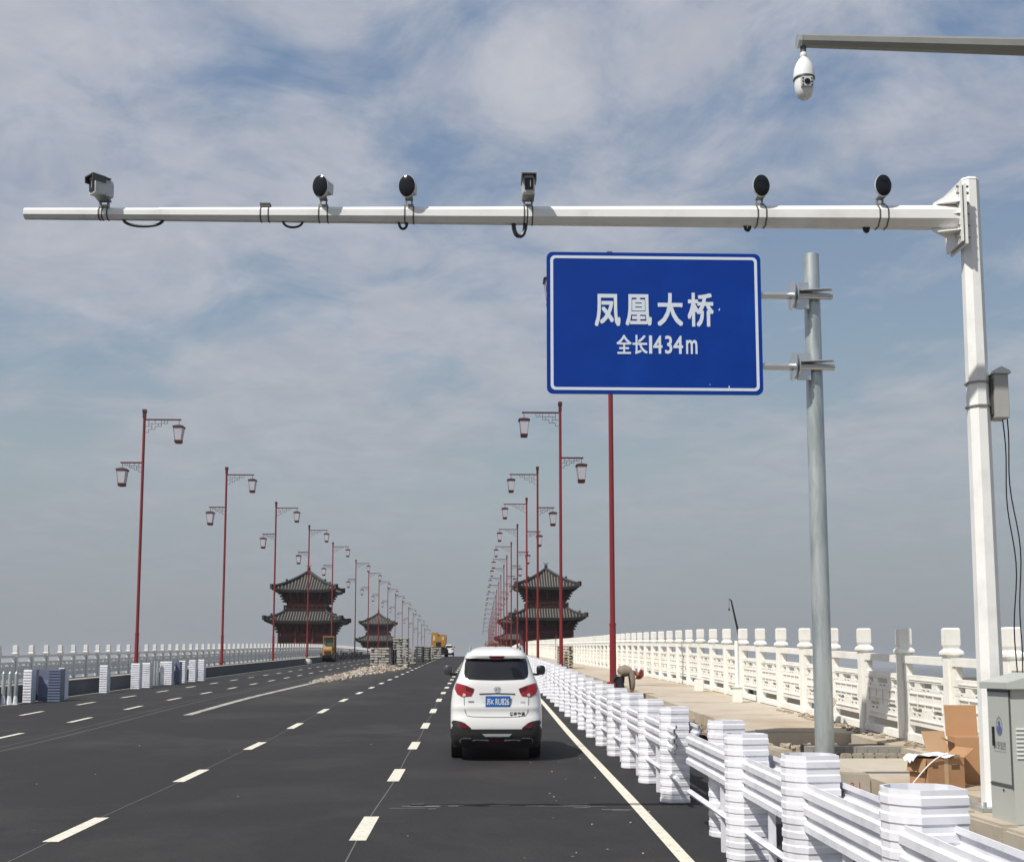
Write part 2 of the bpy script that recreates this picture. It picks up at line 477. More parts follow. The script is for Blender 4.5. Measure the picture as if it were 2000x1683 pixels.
# ground far below and river
b = MB(); b.add([(-6000, -200, -9), (6000, -200, -9), (6000, 12000, -9), (-6000, 12000, -9)], [(0, 1, 2, 3)])
tag(b.obj('river_water', water()), 'wide flat river water under haze', None, None, 'structure')
bank = MB()
vs = []; fs = []
nx, ny = 60, 50
for j in range(ny):
    for i in range(nx):
        x = 9 + 1.5 * i + .14 * i * i; y = -20 + 9 * j + .12 * j * j
        vs.append((x, y, -3.2 - 0.0006 * i * i + 0.35 * math.sin(i * 1.3 + j) * math.cos(j * .8) - (6 if i == nx - 1 or j == ny - 1 else 0)))
for j in range(ny - 1):
    for i in range(nx - 1):
        fs.append((j * nx + i, j * nx + i + 1, (j + 1) * nx + i + 1, (j + 1) * nx + i))
bank.add(vs, fs)
tag(bank.obj('river_bank', M_GROUND, smooth=True), 'brown and green river bank below the bridge', None, None, 'structure')
# pier and girders
g = MB()
for x0, x1 in ((-25.2, -19.6), (-19, 8.6)):
    for y in range(-10, 320, 10):
        g.bx(x0, x1, y, y + 9.98, G(-19, y) - 2.2, G(-19, y) - 1.5)
tag(g.obj('bridge_girder', M_DECK), 'concrete girders carrying the deck', None, None, 'structure')

# ------------------------------------------------------------------ road markings
mk = MB()
def quad_strip(b, xf, w, y0, y1, up, step=2.0, gf=G):
    n = max(1, int((y1 - y0) / step))
    vs = []
    for i in range(n + 1):
        y = y0 + (y1 - y0) * i / n
        x = xf(y) if callable(xf) else xf
        vs += [(x - w / 2, y, gf(x - w / 2, y, up)), (x + w / 2, y, gf(x + w / 2, y, up))]
    b.add(vs, [(2 * i, 2 * i + 1, 2 * i + 3, 2 * i + 2) for i in range(n)])
for k in range(46):
    y = 15.1 - 5.9 + 5.9 * k
    quad_strip(mk, -1.39, 0.20, y - 0.95, y + 0.95, 0.005, 0.9)
    quad_strip(mk, -4.97, 0.19, y - 0.95, y + 0.95, 0.005, 0.9)
for k in range(42):
    y = 25.4 + 5.6 * k
    quad_strip(mk, -12.1, 0.18, y - 1.0, y + 1.0, 0.005, 0.9)
    y = 29.8 + 5.6 * k
    quad_strip(mk, -15.2, 0.18, y - 1.0, y + 1.0, 0.005, 0.9)
quad_strip(mk, lambda y: 2.20 + 0.3 * (1 - math.exp(-max(y - 8, 0) / 22)), 0.155, 4, 300, 0.005)
quad_strip(mk, -18.75, 0.16, 20, 300, 0.005)
tag(mk.obj('lane_markings', M_PAINT), 'cream painted lane dashes and edge lines', None, None, 'structure')
sm = MB()
for x in (-1.39, -4.97):
    quad_strip(sm, lambda y, x=x: x + 0.02 * math.sin(y * 0.7), 0.016, 4, 60, 0.0035, 1.0)
quad_strip(sm, -10.4, 0.05, 14, 90, 0.0035, 2.0)
quad_strip(sm, -10.9, 0.03, 14, 70, 0.0035, 2.0)
tag(sm.obj('road_seams', M_SEAM), 'thin chalky set-out lines on asphalt', None, None, 'structure')
dm = MB()
quad_strip(dm, lambda y: -8.95 + 0.012 * (y - 37), 0.30, 37, 72, 0.006, 1.0)
tag(dm.obj('centre_line', M_DUSTY), 'dusty grey centre line leading to the rubble', None, None, 'structure')
# scrape marks and grit on the near lane
sc = MB()
for k in range(26):
    x = random.uniform(-1.0, 1.75); y = random.gauss(17.05, 0.12) if k < 18 else random.uniform(11, 16)
    w = random.uniform(.03, .28) if k < 18 else random.uniform(.01, .03)
    a = random.uniform(-.12, .12)
    h = 0.02 + random.uniform(0, 0.03)
    sc.add([(x - w, y - a * w - h, G(x, y, .0045)), (x + w, y + a * w - h * .6, G(x, y, .0045)), (x + w * .8, y + a * w + h, G(x, y, .0045)), (x - w * .9, y - a * w + h * .5, G(x, y, .0045))], [(0, 1, 2, 3)])
for (x, y, w) in ((1.98, 16.6, .22), (2.02, 16.55, .12)):
    sc.add([(x - w, y, G(x, y, .0047)), (x + w, y - .02, G(x, y, .0047)), (x + w, y + .02, G(x, y, .0047)), (x - w, y + .06, G(x, y, .0047))], [(0, 1, 2, 3)])
tag(sc.obj('scuff_marks', mat('scuff', (0.17, 0.165, 0.16), 0.9, var=0.5, scale=9)), 'pale scrape marks on asphalt behind car', None, None, 'structure')
gr = MB()
for k in range(34):
    x = random.choice([random.uniform(1.0, 2.7), random.uniform(-8, 5)]); y = random.uniform(11.5, 30) if k < 45 else random.uniform(11, 16)
    s = random.uniform(.005, .014)
    gr.box((x, y, G(x, y) + s * .4), (s * 1.6, s * 1.3, s), Matrix.Rotation(random.uniform(0, 3), 3, 'Z'))
tag(gr.obj('grit', M_CONC), 'loose crumbs of grit scattered on the asphalt', None, None, 'stuff')

# ------------------------------------------------------------------ balustrades
DY = 2.27
PW = 0.23
def post_mesh(m):
    b = MB()
    b.bx(-.115, .115, -.115, .115, -0.05, 1.60)
    b.frustum((0, 0, 1.60), (.115, .115), (.155, .155), .04)
    b.bx(-.155, .155, -.155, .155, 1.64, 1.685)
    b.frustum((0, 0, 1.685), (.155, .155), (.098, .098), .055)
    b.frustum((0, 0, 1.74), (.098, .098), (.118, .118), .06)
    b.bx(-.118, .118, -.118, .118, 1.80, 2.07)
    b.frustum((0, 0, 2.07), (.118, .118), (.098, .098), .025)
    return b.mesh('post', m)
def panel_mesh(m):
    L = DY - PW
    b = MB()
    t = .06
    def band(z0, z1, spans, th=t):
        for a, c in spans:
            b.bx(-th, th, a * L, c * L, z0, z1)
    # local y runs 0..L
    band(1.44, 1.58, [(0, 1)], .085)
    band(1.22, 1.44, [(0, .07), (.93, 1)])
    band(1.10, 1.22, [(0, 1)])
    band(1.00, 1.10, [(0, .10), (.24, .36), (.64, .76), (.90, 1)], .05)
    band(0.975, 1.00, [(0, 1)], .05)
    band(0.945, 0.975, [(0, .14), (.18, .42), (.48, .52), (.58, .82), (.86, 1)], .05)
    band(0.62, 0.945, [(0, 1)], .045)
    band(0.55, 0.62, [(0, .14), (.38, .60), (.84, 1)], .05)
    band(0.52, 0.55, [(0, 1)], .05)
    band(0.48, 0.52, [(0, .17), (.24, .29), (.36, .63), (.70, .75), (.82, 1)], .05)
    band(0.30, 0.48, [(0, 1)], .05)
    band(0.14, 0.30, [(0, .09), (.91, 1)])
    band(0.0, 0.14, [(0, 1)], .085)
    # raised fret border strips
    for z0, z1 in ((.88, .90), (.70, .72), (.40, .42), (1.135, 1.155)):
        b.bx(-.072, -.062 if z0 > 1.1 else -.046, .12 * L, .88 * L, z0, z1)
        b.bx(.062 if z0 > 1.1 else .046, .072, .12 * L, .88 * L, z0, z1)
    for f in (.12, .32, .5, .68, .88):
        b.bx(-.07, -.0515, f * L - .012, f * L + .012, .60, .90)
        b.bx(.0515, .07, f * L - .012, f * L + .012, .60, .90)
    return b.mesh('panel', m)
def far_mesh_copy(name, parts, m, parent):
    """joins far posts or panels into one mesh; parts = [(mesh, loc, tilt)]"""
    b = MB()
    for me, loc, tilt in parts:
        b.add([(v.co.x + loc[0], v.co.y + loc[1], v.co.z + loc[2] + v.co.y * tilt) for v in me.vertices], [tuple(p.vertices) for p in me.polygons])
    o = b.obj(name, m, parent)
    o['kind'] = 'stuff'
    return o
def balustrade(X, y0, n, zf, m, name, label):
    t = thing(name, label, 'railing', (X, y0, zf(y0)), group='carved stone railings of the bridge')
    pm, qm = post_mesh(m), panel_mesh(m)
    farp, farq = [], []
    for i in range(n):
        y = y0 + DY * i
        loc = Vector((0, y - y0, zf(y) - zf(y0)))
        if i < 100:
            o = link('post', pm, t, loc); o.rotation_euler = (random.uniform(-.006, .006), random.uniform(-.006, .006), random.uniform(-.03, .03))
        else: farp.append((pm, loc, 0))
        if i < n - 1:
            z0, z1 = zf(y), zf(y + DY)
            l2 = Vector((0, y - y0 + PW / 2, z0 + (z1 - z0) * (PW / 2 / DY) - zf(y0)))
            sl = (z1 - z0) / DY
            if i < 100:
                o = link('panel', qm, t, l2)
                o.rotation_euler = (math.atan(sl), 0, 0)
            else: farq.append((qm, l2, sl))
    if farp:
        far_mesh_copy('far_post', farp, m, t)
        far_mesh_copy('far_panel', farq, m, t)
    return t
RX = 8.2
balustrade(RX, 13.25, 112, RS, M_STONE, 'stone_balustrade', 'cream white carved stone balustrade behind the sign post and cabinet')
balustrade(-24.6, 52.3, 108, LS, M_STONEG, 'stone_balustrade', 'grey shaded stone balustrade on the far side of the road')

# ------------------------------------------------------------------ street lamps
def fret(b, sgn, L, dep, y=0.0):
    """stepped lattice under an arm; x runs away from the pole"""
    r = .012
    def H(x0, x1, z): b.bx(min(sgn * x0, sgn * x1), max(sgn * x0, sgn * x1), y - r, y + r, z - r, z + r)
    def V(x, z0, z1): b.bx(sgn * x - r, sgn * x + r, y - r, y + r, z0, z1)
    u = L * .085; d = dep / 4
    H(0, u, -4 * d); V(u, -4 * d, -3 * d)
    H(u, 3 * u, -3 * d); V(3 * u, -3 * d, -2 * d); V(2 * u, -3 * d, -d)
    H(0, 2 * u, -2 * d); H(3 * u, 5 * u, -2 * d); V(5 * u, -2 * d, -d); V(4 * u, -2 * d, -d)
    H(u, 5 * u, -1.1 * d); V(u, -2 * d, 0); V(3 * u, -1.1 * d, 0)
    H(5 * u, 7 * u, -d); V(5 * u, -d, 0); V(6 * u, -d, 0); V(7 * u, -d, 0)
LP_TOP = 16.45
def make_lamp():
    t = thing('street_lamp', 'x', 'street lamp')
    b = MB()
    b.tube((0, 0, 2.0), (0, 0, LP_TOP - .55), .10, .086, 8, phase=PI / 8)
    b.obj('pole', M_RED, t, smooth=True)
    b = MB()
    b.tube((0, 0, -.6), (0, 0, 2.2), .135, .118, 8, phase=PI / 8)
    b.tube((0, 0, 2.2), (0, 0, 2.27), .135, .13, 8, phase=PI / 8)
    b.tube((0, 0, .0), (0, 0, .12), .24, .22, 8, phase=PI / 8)
    b.obj('base', M_RED, t, smooth=True)
    b = MB()
    b.frustum((0, 0, LP_TOP - .58), (.095, .095), (.095, .095), .30)
    b.frustum((0, 0, LP_TOP - .28), (.095, .095), (.125, .125), .08)
    b.frustum((0, 0, LP_TOP - .20), (.125, .125), (.125, .125), .14)
    b.frustum((0, 0, LP_TOP - .06), (.125, .125), (.09, .09), .06)
    b.obj('finial', M_REDD, t)
    for sgn, L, z in ((-1, 2.32, LP_TOP - .68), (1, 1.40, LP_TOP - 3.45)):
        b = MB()
        x0, x1 = sorted((sgn * .0, sgn * L))
        b.bx(x0, x1, -.035, .035, z - .045, z + .045)
        arm = b.obj('arm', M_REDD, t)
        f = MB(); 
        fm = MB(); fret(fm, sgn, L if L > 2 else 1.75, .78 if L > 2 else .55)
        fm.v = [(v[0] + sgn * .09, v[1], v[2] + z - .045) for v in fm.v]
        fm.obj('fretwork', M_REDD, arm)
        cxx = sgn * (L - .13)
        lz = z - 1.50
        g = MB(); g.frustum((cxx, 0, lz + .17), (.185, .185), (.285, .285), .80)
        lantern = g.obj('lantern', M_GLASS, t)
        c = MB()
        c.tube((cxx, 0, lz + .97), (cxx, 0, z), .018, n=6)
        c.frustum((cxx, 0, lz + .97), (.31, .31), (.355, .355), .06)
        c.frustum((cxx, 0, lz + 1.03), (.355, .355), (.30, .30), .06)
        c.frustum((cxx, 0, lz + 1.09), (.30, .30), (.06, .06), .09)
        c.obj('cap', M_REDD, lantern)
        d = MB()
        d.frustum((cxx, 0, lz), (.20, .20), (.225, .225), .17)
        d.frustum((cxx, 0, lz - .03), (.13, .13), (.20, .20), .03)
        for sx_ in (-1, 1):
            for sy_ in (-1, 1):
                d.tube((cxx + sx_ * .19, sy_ * .19, lz + .15), (cxx + sx_ * .29, sy_ * .29, lz + .98), .011, n=5)
        d.obj('frame', M_REDD if L > 2 else M_REDD, lantern)
    return t
lamp0 = make_lamp()
left_Y = [73.8, 98.4, 123, 147.6, 172.2, 205.4, 230, 254.6, 280.4, 306.3, 335.8, 366.5, 393.6, 425.6, 455, 482]
right_Y = [43.3, 69.7, 96, 117, 143.5, 169, 193, 214, 240, 262, 288, 310, 335, 360, 385, 411, 436, 460, 485]
used = False
ordw = ['nearest', 'second', 'third', 'fourth', 'fifth', 'sixth', 'seventh', 'eighth', 'ninth', 'tenth', 'eleventh', 'twelfth', 'thirteenth',
        'fourteenth', 'fifteenth', 'sixteenth', 'seventeenth', 'eighteenth', 'nineteenth']
for side, ylist in (('r', right_Y), ('l', left_Y)):
    for i, y in enumerate(ylist):
        o = copy_tree(lamp0) if used else lamp0
        used = True
        if side == 'r':
            o.location = (5.05, y, SL * y + prof(y) + (.62 if i == 0 else .25))
            o['label'] = {0: 'red lantern street lamp whose mast rises behind the blue sign and bending worker'}.get(
                i, 'red street lamp with two lanterns, %s one from the camera in row beside sidewalk' % ordw[i])
        else:
            o.location = (-21.1, y, SL * y + prof(y) + .45)
            o.rotation_euler = (0, 0, PI)
            o['label'] = 'red street lamp with two lanterns, %s one along the far carriageway kerb' % ordw[i]
        o['category'] = 'street lamp'
        o['group'] = 'red lantern street lamps along the bridge'

# ------------------------------------------------------------------ corrugated guard rails
GH = 1.39
def corr_levels(z0, z1, n, d=.010):
    out = []
    p = (z1 - z0) / n
    for k in range(n):
        z = z0 + k * p
        out += [(z + .02 * p, 0), (z + .13 * p, d), (z + .54 * p, d), (z + .66 * p, 0), (z + .97 * p, 0)]
    return out
ring = [(-.09, -.25), (.235, -.20), (.25, .10), (.18, .20), (.0, .23), (-.14, .20), (-.225, .12), (-.255, 0.0), (-.24, -.10), (-.18, -.195)]
def post_box(ringp=ring, h=GH, n=12, sc=1.0, wall=True):
    b = MB()
    ns = []
    N = len(ringp)
    for i in range(N):
        a = Vector(ringp[i - 1]); c = Vector(ringp[(i + 1) % N]); t = (c - a).normalized()
        ns.append(Vector((t.y, -t.x)))
    lv = corr_levels(0, h, n)
    vs = [(ringp[i][0] + ns[i].x * d, ringp[i][1] + ns[i].y * d, z) for z, d in lv for i in range(N)]
    fs = [(k * N + i, k * N + (i + 1) % N, (k + 1) * N + (i + 1) % N, (k + 1) * N + i) for k in range(len(lv) - 1) for i in range(N)]
    b.add(vs, fs)
    # inner skin and rim
    off = -.022
    base = len(b.v)
    for z in (lv[-1][0], .05):
        b.v += [(ringp[i][0] + ns[i].x * off, ringp[i][1] + ns[i].y * off, z) for i in range(N)]
    top = (len(lv) - 1) * N
    for i in range(N):
        j = (i + 1) % N
        b.f.append((top + i, top + j, base + j, base + i)); b.m.append(0)
        b.f.append((base + i, base + j, base + N + j, base + N + i)); b.m.append(0)
    b.f.append(tuple(base + N + i for i in range(N))); b.m.append(0)
    # bolts
    return b
pbox = post_box()
pbox_me = pbox.mesh('barrier_box', M_GUARD)
bolt = MB(); bolt.tube((-.06, .222, 1.31), (-.06, .196, 1.31), .012, n=8); 
bolt_me = bolt.mesh('bolt', M_BLACK)
def beam(ys, X, side, parent, z0=.76, z1=1.17, base=lambda y: 0):
    """three-ridge beam; side -1 faces the traffic"""
    b = MB()
    lv = corr_levels(z0, z1, 3, .030)
    N = len(lv)
    for th in (0, 1):
        vs = [(X + side * (d + (0 if th == 0 else -.012)), y, base(y) + z) for y in ys for z, d in lv]
        fs = [(k * N + i, k * N + i + 1, (k + 1) * N + i + 1, (k + 1) * N + i) for k in range(len(ys) - 1) for i in range(N - 1)]
        b.add(vs, fs)
    nn = len(ys) * N
    for k in range(len(ys) - 1):
        for i in (0, N - 1):
            b.f.append((k * N + i, (k + 1) * N + i, nn + (k + 1) * N + i, nn + k * N + i)); b.m.append(0)
    return b.obj('beam', M_GUARD, parent)
def guardrail(ylist, dxs, scs, label):
    y0 = ylist[0]; X0 = 2.92
    zb = lambda y: G(X0, y)
    t = thing('guardrail', label, 'guardrail', (X0, y0, zb(y0)), group='white corrugated guardrails')
    for y, dx_, sc_ in zip(ylist, dxs, scs):
        o = link('barrier_box', pbox_me, t, (dx_, y - y0, zb(y) - zb(y0)))
        o.scale = (sc_, sc_, 1)
        if y < 20:
            link('bolt', bolt_me, o)
    ye = ylist[-1]
    n = int((ye - y0) / 1.15) * 1
    pts = [y0 + i * 1.0 for i in range(int(ye - y0) + 1)] + [ye + .9]
    pts = [pts[0] - .8] + pts
    rel = [p - y0 for p in pts]
    base = lambda r: zb(y0 + r) - zb(y0)
    dm_ = -.05 if y0 < 8 else .03
    beam(rel, -.13 + dm_, -1, t, base=base)
    beam(rel, .20 + dm_, 1, t, base=base)
    lr = MB()
    for p, q in zip(rel, rel[1:]):
        lr.tube((-.12 + dm_, p, base(p) + .42), (-.12 + dm_, q, base(q) + .42), .035, n=6)
    lr.obj('lower_rail', M_GUARD, t)
    st = MB(); st.bx(-.03, .03, -.03, .03, -.02, .80); stm = st.mesh('stanchion', M_GUARD)
    for a, c in zip(ylist, ylist[1:]):
        m_ = (a + c) / 2
        for xx in (-.09, .16):
            link('stanchion', stm, t, (dm_ + xx, m_ - y0, zb(m_) - zb(y0)))
    return t
near = [5.5, 7.75, 10.0, 12.25, 14.35]
guardrail(near, [.0, .0, -.10, -.12, .12], [1, 1, .9, .84, .84], 'near run of white corrugated guardrail in front of the sign post and concrete kerb')
farr = [17.4 + 2.33 * i for i in range(38)]
guardrail(farr, [0.0] * len(farr), [.82] * len(farr), 'long run of white corrugated guardrail beside the white car')

# loose barrier boxes standing on the far edge of the road
lb = {}
def loose(px_x, y, h, w, d, rz, label, film=None, n=12):
    w2, d2 = w / 2, d / 2
    key = (round(w, 2), round(d, 2), round(h, 2), film)
    if key not in lb:
        rp = [(-w2, -d2), (w2, -d2), (w2, d2), (-w2, d2)]
        b = MB(); lv = corr_levels(0, h, n, .03)
        ns = [(-1, -1), (1, -1), (1, 1), (-1, 1)]
        vs = [(rp[i][0] + ns[i][0] * dd * (.0), rp[i][1] + ns[i][1] * dd, z) for z, dd in lv for i in range(4)]
        fs = [(k * 4 + i, k * 4 + (i + 1) % 4, (k + 1) * 4 + (i + 1) % 4, (k + 1) * 4 + i) for k in range(len(lv) - 1) for i in range(4)]
        fs += [(0, 3, 2, 1), tuple(len(vs) - 4 + k for k in range(4))]
        b.add(vs, fs)
        lb[key] = b.mesh('barrier_box', film or M_GUARD)
    o = link('barrier_box', lb[key], None, (px_x, y, G(px_x, y)), rz)
    return tag(o, label, 'barrier box', 'loose corrugated barrier boxes by the far kerb')
# (x, y, height, width, depth, yaw)
for px_x, y, w, d, film, n, label in (
        (-18.42, 49.3, .33, .5, None, 12, 'bright white ridged barrier box, leftmost of the row by the far kerb'),
        (-17.93, 50.0, .55, .6, M_GUARDB, 1, 'plain barrier box in a blue-grey shade colour beside the leftmost ridged one'),
        (-17.36, 49.4, .50, .5, M_GUARDB, 12, 'ridged barrier box in a dull blue shade colour right of the plain one'),
        (-18.05, 52.2, .24, .6, None, 12, 'narrow white ridged barrier box ending the leftmost cluster'),
        (-18.15, 58.3, .36, .5, None, 12, 'white ridged barrier box standing alone between two clusters'),
        (-18.02, 63.2, .45, .5, None, 12, 'white ridged barrier box right in front of the nearest red lamp base'),
        (-17.80, 64.4, .44, .5, None, 12, 'white ridged barrier box just right of the lamp base'),
        (-18.2, 69.3, .30, .5, None, 12, 'slim white barrier box right of the steel posts'),
        (-17.80, 69.0, .42, .55, None, 12, 'bright sunlit white barrier box in the group before the second lamp'),
        (-17.42, 69.6, .26, .55, M_GUARDB, 1, 'slim barrier box in a blue-grey shade colour right of the bright one'),
        (-17.75, 72.0, .36, .5, None, 12, 'white barrier box behind the slim blue-grey one'),
        (-17.62, 74.0, .40, .5, None, 12, 'white barrier box, second from the end of the row'),
        (-17.42, 75.5, .36, .5, None, 12, 'white barrier box, last of the row toward the second lamp')):
    loose(px_x, y, 1.36, w, d, 0, label, film, n)

# stack of bare steel stubs and a dark board at the far left
t = thing('steel_stub_bundle', 'bundle of grey steel posts with white feet standing at far kerb', 'steel posts', (-18.72, 48.0, G(-18.7, 48)))
for i, dx_ in enumerate((-.25, 0, .25)):
    b = MB(); b.tube((dx_, 0, .38), (dx_, 0, 1.25), .085, .075, 10); b.tube((dx_, 0, 1.25), (dx_, 0, 1.33), .075, .02, 10)
    o = b.obj('stub', M_GALV, t, smooth=True)
    b = MB(); b.tube((dx_, 0, .02), (dx_, 0, .40), .11, .07, 8); b.bx(dx_ - .12, dx_ + .12, -.12, .12, 0, .03)
    b.obj('foot', M_GUARD, o)
t = thing('steel_stub_bundle', 'bundle of grey steel posts between barrier boxes past the nearest lamp', 'steel posts', (-18.5, 68.8, G(-18.5, 68.8)))
for dx_ in (-.24, -.08, .08):
    b = MB(); b.tube((dx_, 0, .0), (dx_, 0, 1.42), .085, .075, 10)
    b.obj('stub', M_GALV, t, smooth=True)
b = MB(); b.box((0, 0, .68), (.62, .04, 1.3), Matrix.Rotation(R(-3), 3, 'X'))
o = b.obj('dark_board', mat('dark board', (0.03, 0.032, 0.045), 0.6)); o.location = (-19.0, 51.5, G(-19.0, 51.5))
tag(o, 'dark upright board between steel posts and barrier boxes', 'board')

# ------------------------------------------------------------------ gantry with cameras
GX, GY = 5.85, 13.25
def z_at(zf): return zf + SL * 13
t = thing('camera_gantry', 'white painted steel mast with long tapered arm reaching over the road', 'gantry', (GX, GY, RS(GY)))
zb = RS(GY)
top = z_at(7.80) - zb
b = MB()
b.tube((0, 0, .04), (0, 0, top), .148, .115, 8, phase=PI / 8)
b.tube((0, 0, top), (0, 0, top + .03), .12, .10, 8, phase=PI / 8)
b.obj('mast', M_WHITE, t, smooth=False)
b = MB(); b.bx(-.26, .26, -.26, .26, 0, .04)
for sx_ in (-1, 1):
    for sy_ in (-1, 1):
        b.tube((sx_ * .21, sy_ * .21, .04), (sx_ * .21, sy_ * .21, .10), .02, n=6)
b.obj('base_plate', M_GALV, t)
az1 = z_at(7.315) - zb; az0 = z_at(7.235) - zb
def arm_z(x):   # x relative to mast
    return az1 + (az0 - az1) * (x - (-.3)) / (-10.9 + .3)
def arm_r(x):
    return .142 + (.067 - .142) * (x + .3) / (-10.6)
b = MB()
ax = -(GX + 5.2)
YA = -.10
b.tube((-.22, YA, arm_z(-.22)), (-9.5, YA, arm_z(-9.5)), arm_r(-.22), arm_r(-9.5), 8, phase=PI / 8)
b.obj('arm', M_WHITE, t)
b = MB()
b.tube((-9.5, YA, arm_z(-9.5)), (ax, YA, arm_z(ax)), arm_r(-9.5) * .96, arm_r(ax), 8, phase=PI / 8)
b.tube((-9.48, YA, arm_z(-9.48)), (-9.515, YA, arm_z(-9.515)), arm_r(-9.5) * 1.02, arm_r(-9.5) * 1.02, 8, phase=PI / 8)
b.obj('arm_tip', M_WHITE, t)
# flange, gussets
b = MB()
b.bx(-.175, -.150, -.27, .19, az1 - .37, az1 + .35)
b.bx(-.225, -.200, -.27, .19, az1 - .34, az1 + .38)
b.obj('flange', M_WHITE, t)
b = MB()
def gus(y0, y1, dz0, dz1, L):
    b.prism([(-.225, az1 + dz0), (-.225, az1 + dz1), (-.225 - L, az1 + dz0 + (.02 if dz1 > dz0 else -.02))], y0, y1, 'y')
b.prism([(-.225, az1 + .12), (-.225, az1 + .34), (-.27, az1 + .30), (-.48, az1 + .175), (-.48, az1 + .14)], -.115, -.095, 'y')
b.prism([(-.225, az1 - .12), (-.225, az1 - .30), (-.27, az1 - .28), (-.50, az1 - .165), (-.50, az1 - .14)], -.115, -.095, 'y')
for zz in (.14, .0, -.20):
    b.prism([(-.225, -.26), (-.225, -.10), (-.46, -.12), (-.46, -.17)], az1 + zz, az1 + zz + .016, 'z')
b.obj('gusset', M_WHITE, t)
for zz in (-.28, -.14, 0, .13, .25, .33):
    b = MB(); b.tube((-.25, -.23, az1 + zz), (-.11, -.23, az1 + zz), .016, n=6); b.obj('bolt', M_BRKT, t)

AX = lambda wx: wx - GX      # world x -> arm local x
def clamp(parent, b, zoff):
    for dx_ in (-.045, .045):
        b.tube((dx_ - .006, 0, zoff), (dx_ + .006, 0, zoff), abs(zoff) + .012 - .0, n=12)
def on_arm(wx):
    """world point on top of the arm and the arm radius there"""
    x = AX(wx)
    return Vector((wx, GY + YA, zb + arm_z(x) + arm_r(x) * .95)), arm_r(x)
def straps(t, r, xs):
    b = MB()
    for dx_ in xs:
        b.tube((dx_ - .007, 0, -r * .95), (dx_ + .007, 0, -r * .95), r * 1.06, n=8, phase=PI / 8)
    b.obj('strap', M_ROD, t)
def loop(t, pts, r=.016):
    b = MB()
    n = 8; P = [Vector(p) for p in pts]
    out = []
    for i in range(len(P) - 1):
        p0 = P[max(i - 1, 0)]; p1 = P[i]; p2 = P[i + 1]; p3 = P[min(i + 2, len(P) - 1)]
        for k in range(6):
            s = k / 6
            out.append(.5 * ((2 * p1) + (-p0 + p2) * s + (2 * p0 - 5 * p1 + 4 * p2 - p3) * s * s + (-p0 + 3 * p1 - 3 * p2 + p3) * s ** 3))
    out.append(P[-1])
    b.path(out, r, 7)
    return b.obj('cable', M_BLACK, t, smooth=True)
def box_camera(wx, yaw, pitch, label, s=1.0):
    p, r = on_arm(wx)
    t = thing('box_camera', label, 'camera', p, group='traffic cameras and flash lamps on the gantry arm')
    straps(t, r, (-.045, -.01, .05))
    b = MB(); b.bx(-.055, .055, -.04, .04, 0, .03); b.bx(-.055, -.035, -.02, .02, .03, .08); b.bx(.035, .055, -.02, .02, .03, .08); b.bx(-.07, .07, -.18, .03, .08, .105)
    b.obj('bracket', M_BRKT, t)
    rot = Matrix.Diagonal((.86, 1.0, 1.10)) @ Matrix.Rotation(yaw, 3, 'Z') @ Matrix.Rotation(pitch, 3, 'X')
    c = Vector((0, -.15, .185))
    L = .40 * s
    def tr(m): m.v = [tuple(rot @ Vector(v) + c) for v in m.v]; return m
    h = MB(); h.prism([(-.075, -.09), (.075, -.09), (.085, .03), (.06, .085), (-.06, .085), (-.085, .03)], -L / 2 + .02, L / 2, 'y')
    body = tr(h).obj('housing', M_CAMG, t)
    h = MB(); h.bx(-.088, .088, -L / 2 - .03, L / 2 - .04, .087, .099); h.bx(-.10, -.088, -L / 2 - .03, L / 2 - .12, .03, .099); h.bx(.088, .10, -L / 2 - .03, L / 2 - .12, .03, .099)
    tr(h).obj('sun_shield', M_ROD, t)
    h = MB(); h.bx(-.055, .055, -L / 2 + .005, -L / 2 + .018, -.065, .055); tr(h).obj('window', M_LENS, t)
    h = MB(); h.bx(.015, .022, -L / 2 + .000, -L / 2 + .004, -.04, .03); tr(h).obj('lens', M_CAMG, t)
    return t
def flash(wx, yaw, tilt, label, back=False):
    p, r = on_arm(wx)
    t = thing('flash_lamp', label, 'flash lamp', p, group='traffic cameras and flash lamps on the gantry arm')
    straps(t, r, (-.04, .06))
    b = MB(); b.bx(-.05, .06, -.04, .04, 0, .03); b.bx(-.035, -.02, -.02, .02, .03, .10); b.bx(.03, .045, -.02, .02, .03, .10); b.bx(-.04, .05, -.16, .02, .09, .105)
    b.obj('bracket', M_BRKT, t)
    rot = Matrix.Rotation(yaw, 3, 'Z') @ Matrix.Rotation(tilt, 3, 'X') @ Matrix.Rotation(R(90), 3, 'X')
    c = Vector((-.01, -.17, .190))
    d = MB(); d.lathe([(.06, -.075), (.075, -.05), (.099, -.02), (.104, 0), (.102, .012)], n=28, sy=1.28)
    d.v = [tuple(rot @ Vector(v) + c) for v in d.v]
    d.obj('housing', M_CAMG, t, smooth=True)
    d = MB(); d.lathe([(.098, .0125), (.094, .022), (.07, .034), (.035, .04), (.004, .042)], n=28, sy=1.28)
    d.v = [tuple(rot @ Vector(v) + c) for v in d.v]
    d.obj('face', M_LENS, t, smooth=True)
    if back:
        d = MB(); d.prism([(-.065, -.05), (.065, -.05), (.07, .07), (.05, .095), (-.05, .095), (-.07, .07)], .05, .17, 'y')
        r2 = Matrix.Rotation(yaw, 3, 'Z')
        d.v = [tuple(r2 @ Vector(v) + c) for v in d.v]
        d.obj('power_box', M_CAMG, t)
    return t
t = box_camera(-4.30, R(-40), R(3), 'grey boxed traffic camera nearest the tip of the white arm, aimed aside', .70)
t = flash(-1.79, R(-24), R(4), 'round black flash lamp with grey box behind, nearer the arm tip', True)
t = flash(-.80, R(-14), R(4), 'round black flash lamp just left of the middle box camera', True)
t = box_camera(.587, R(0), R(5), 'grey boxed traffic camera above the middle lane, facing forward', .8)
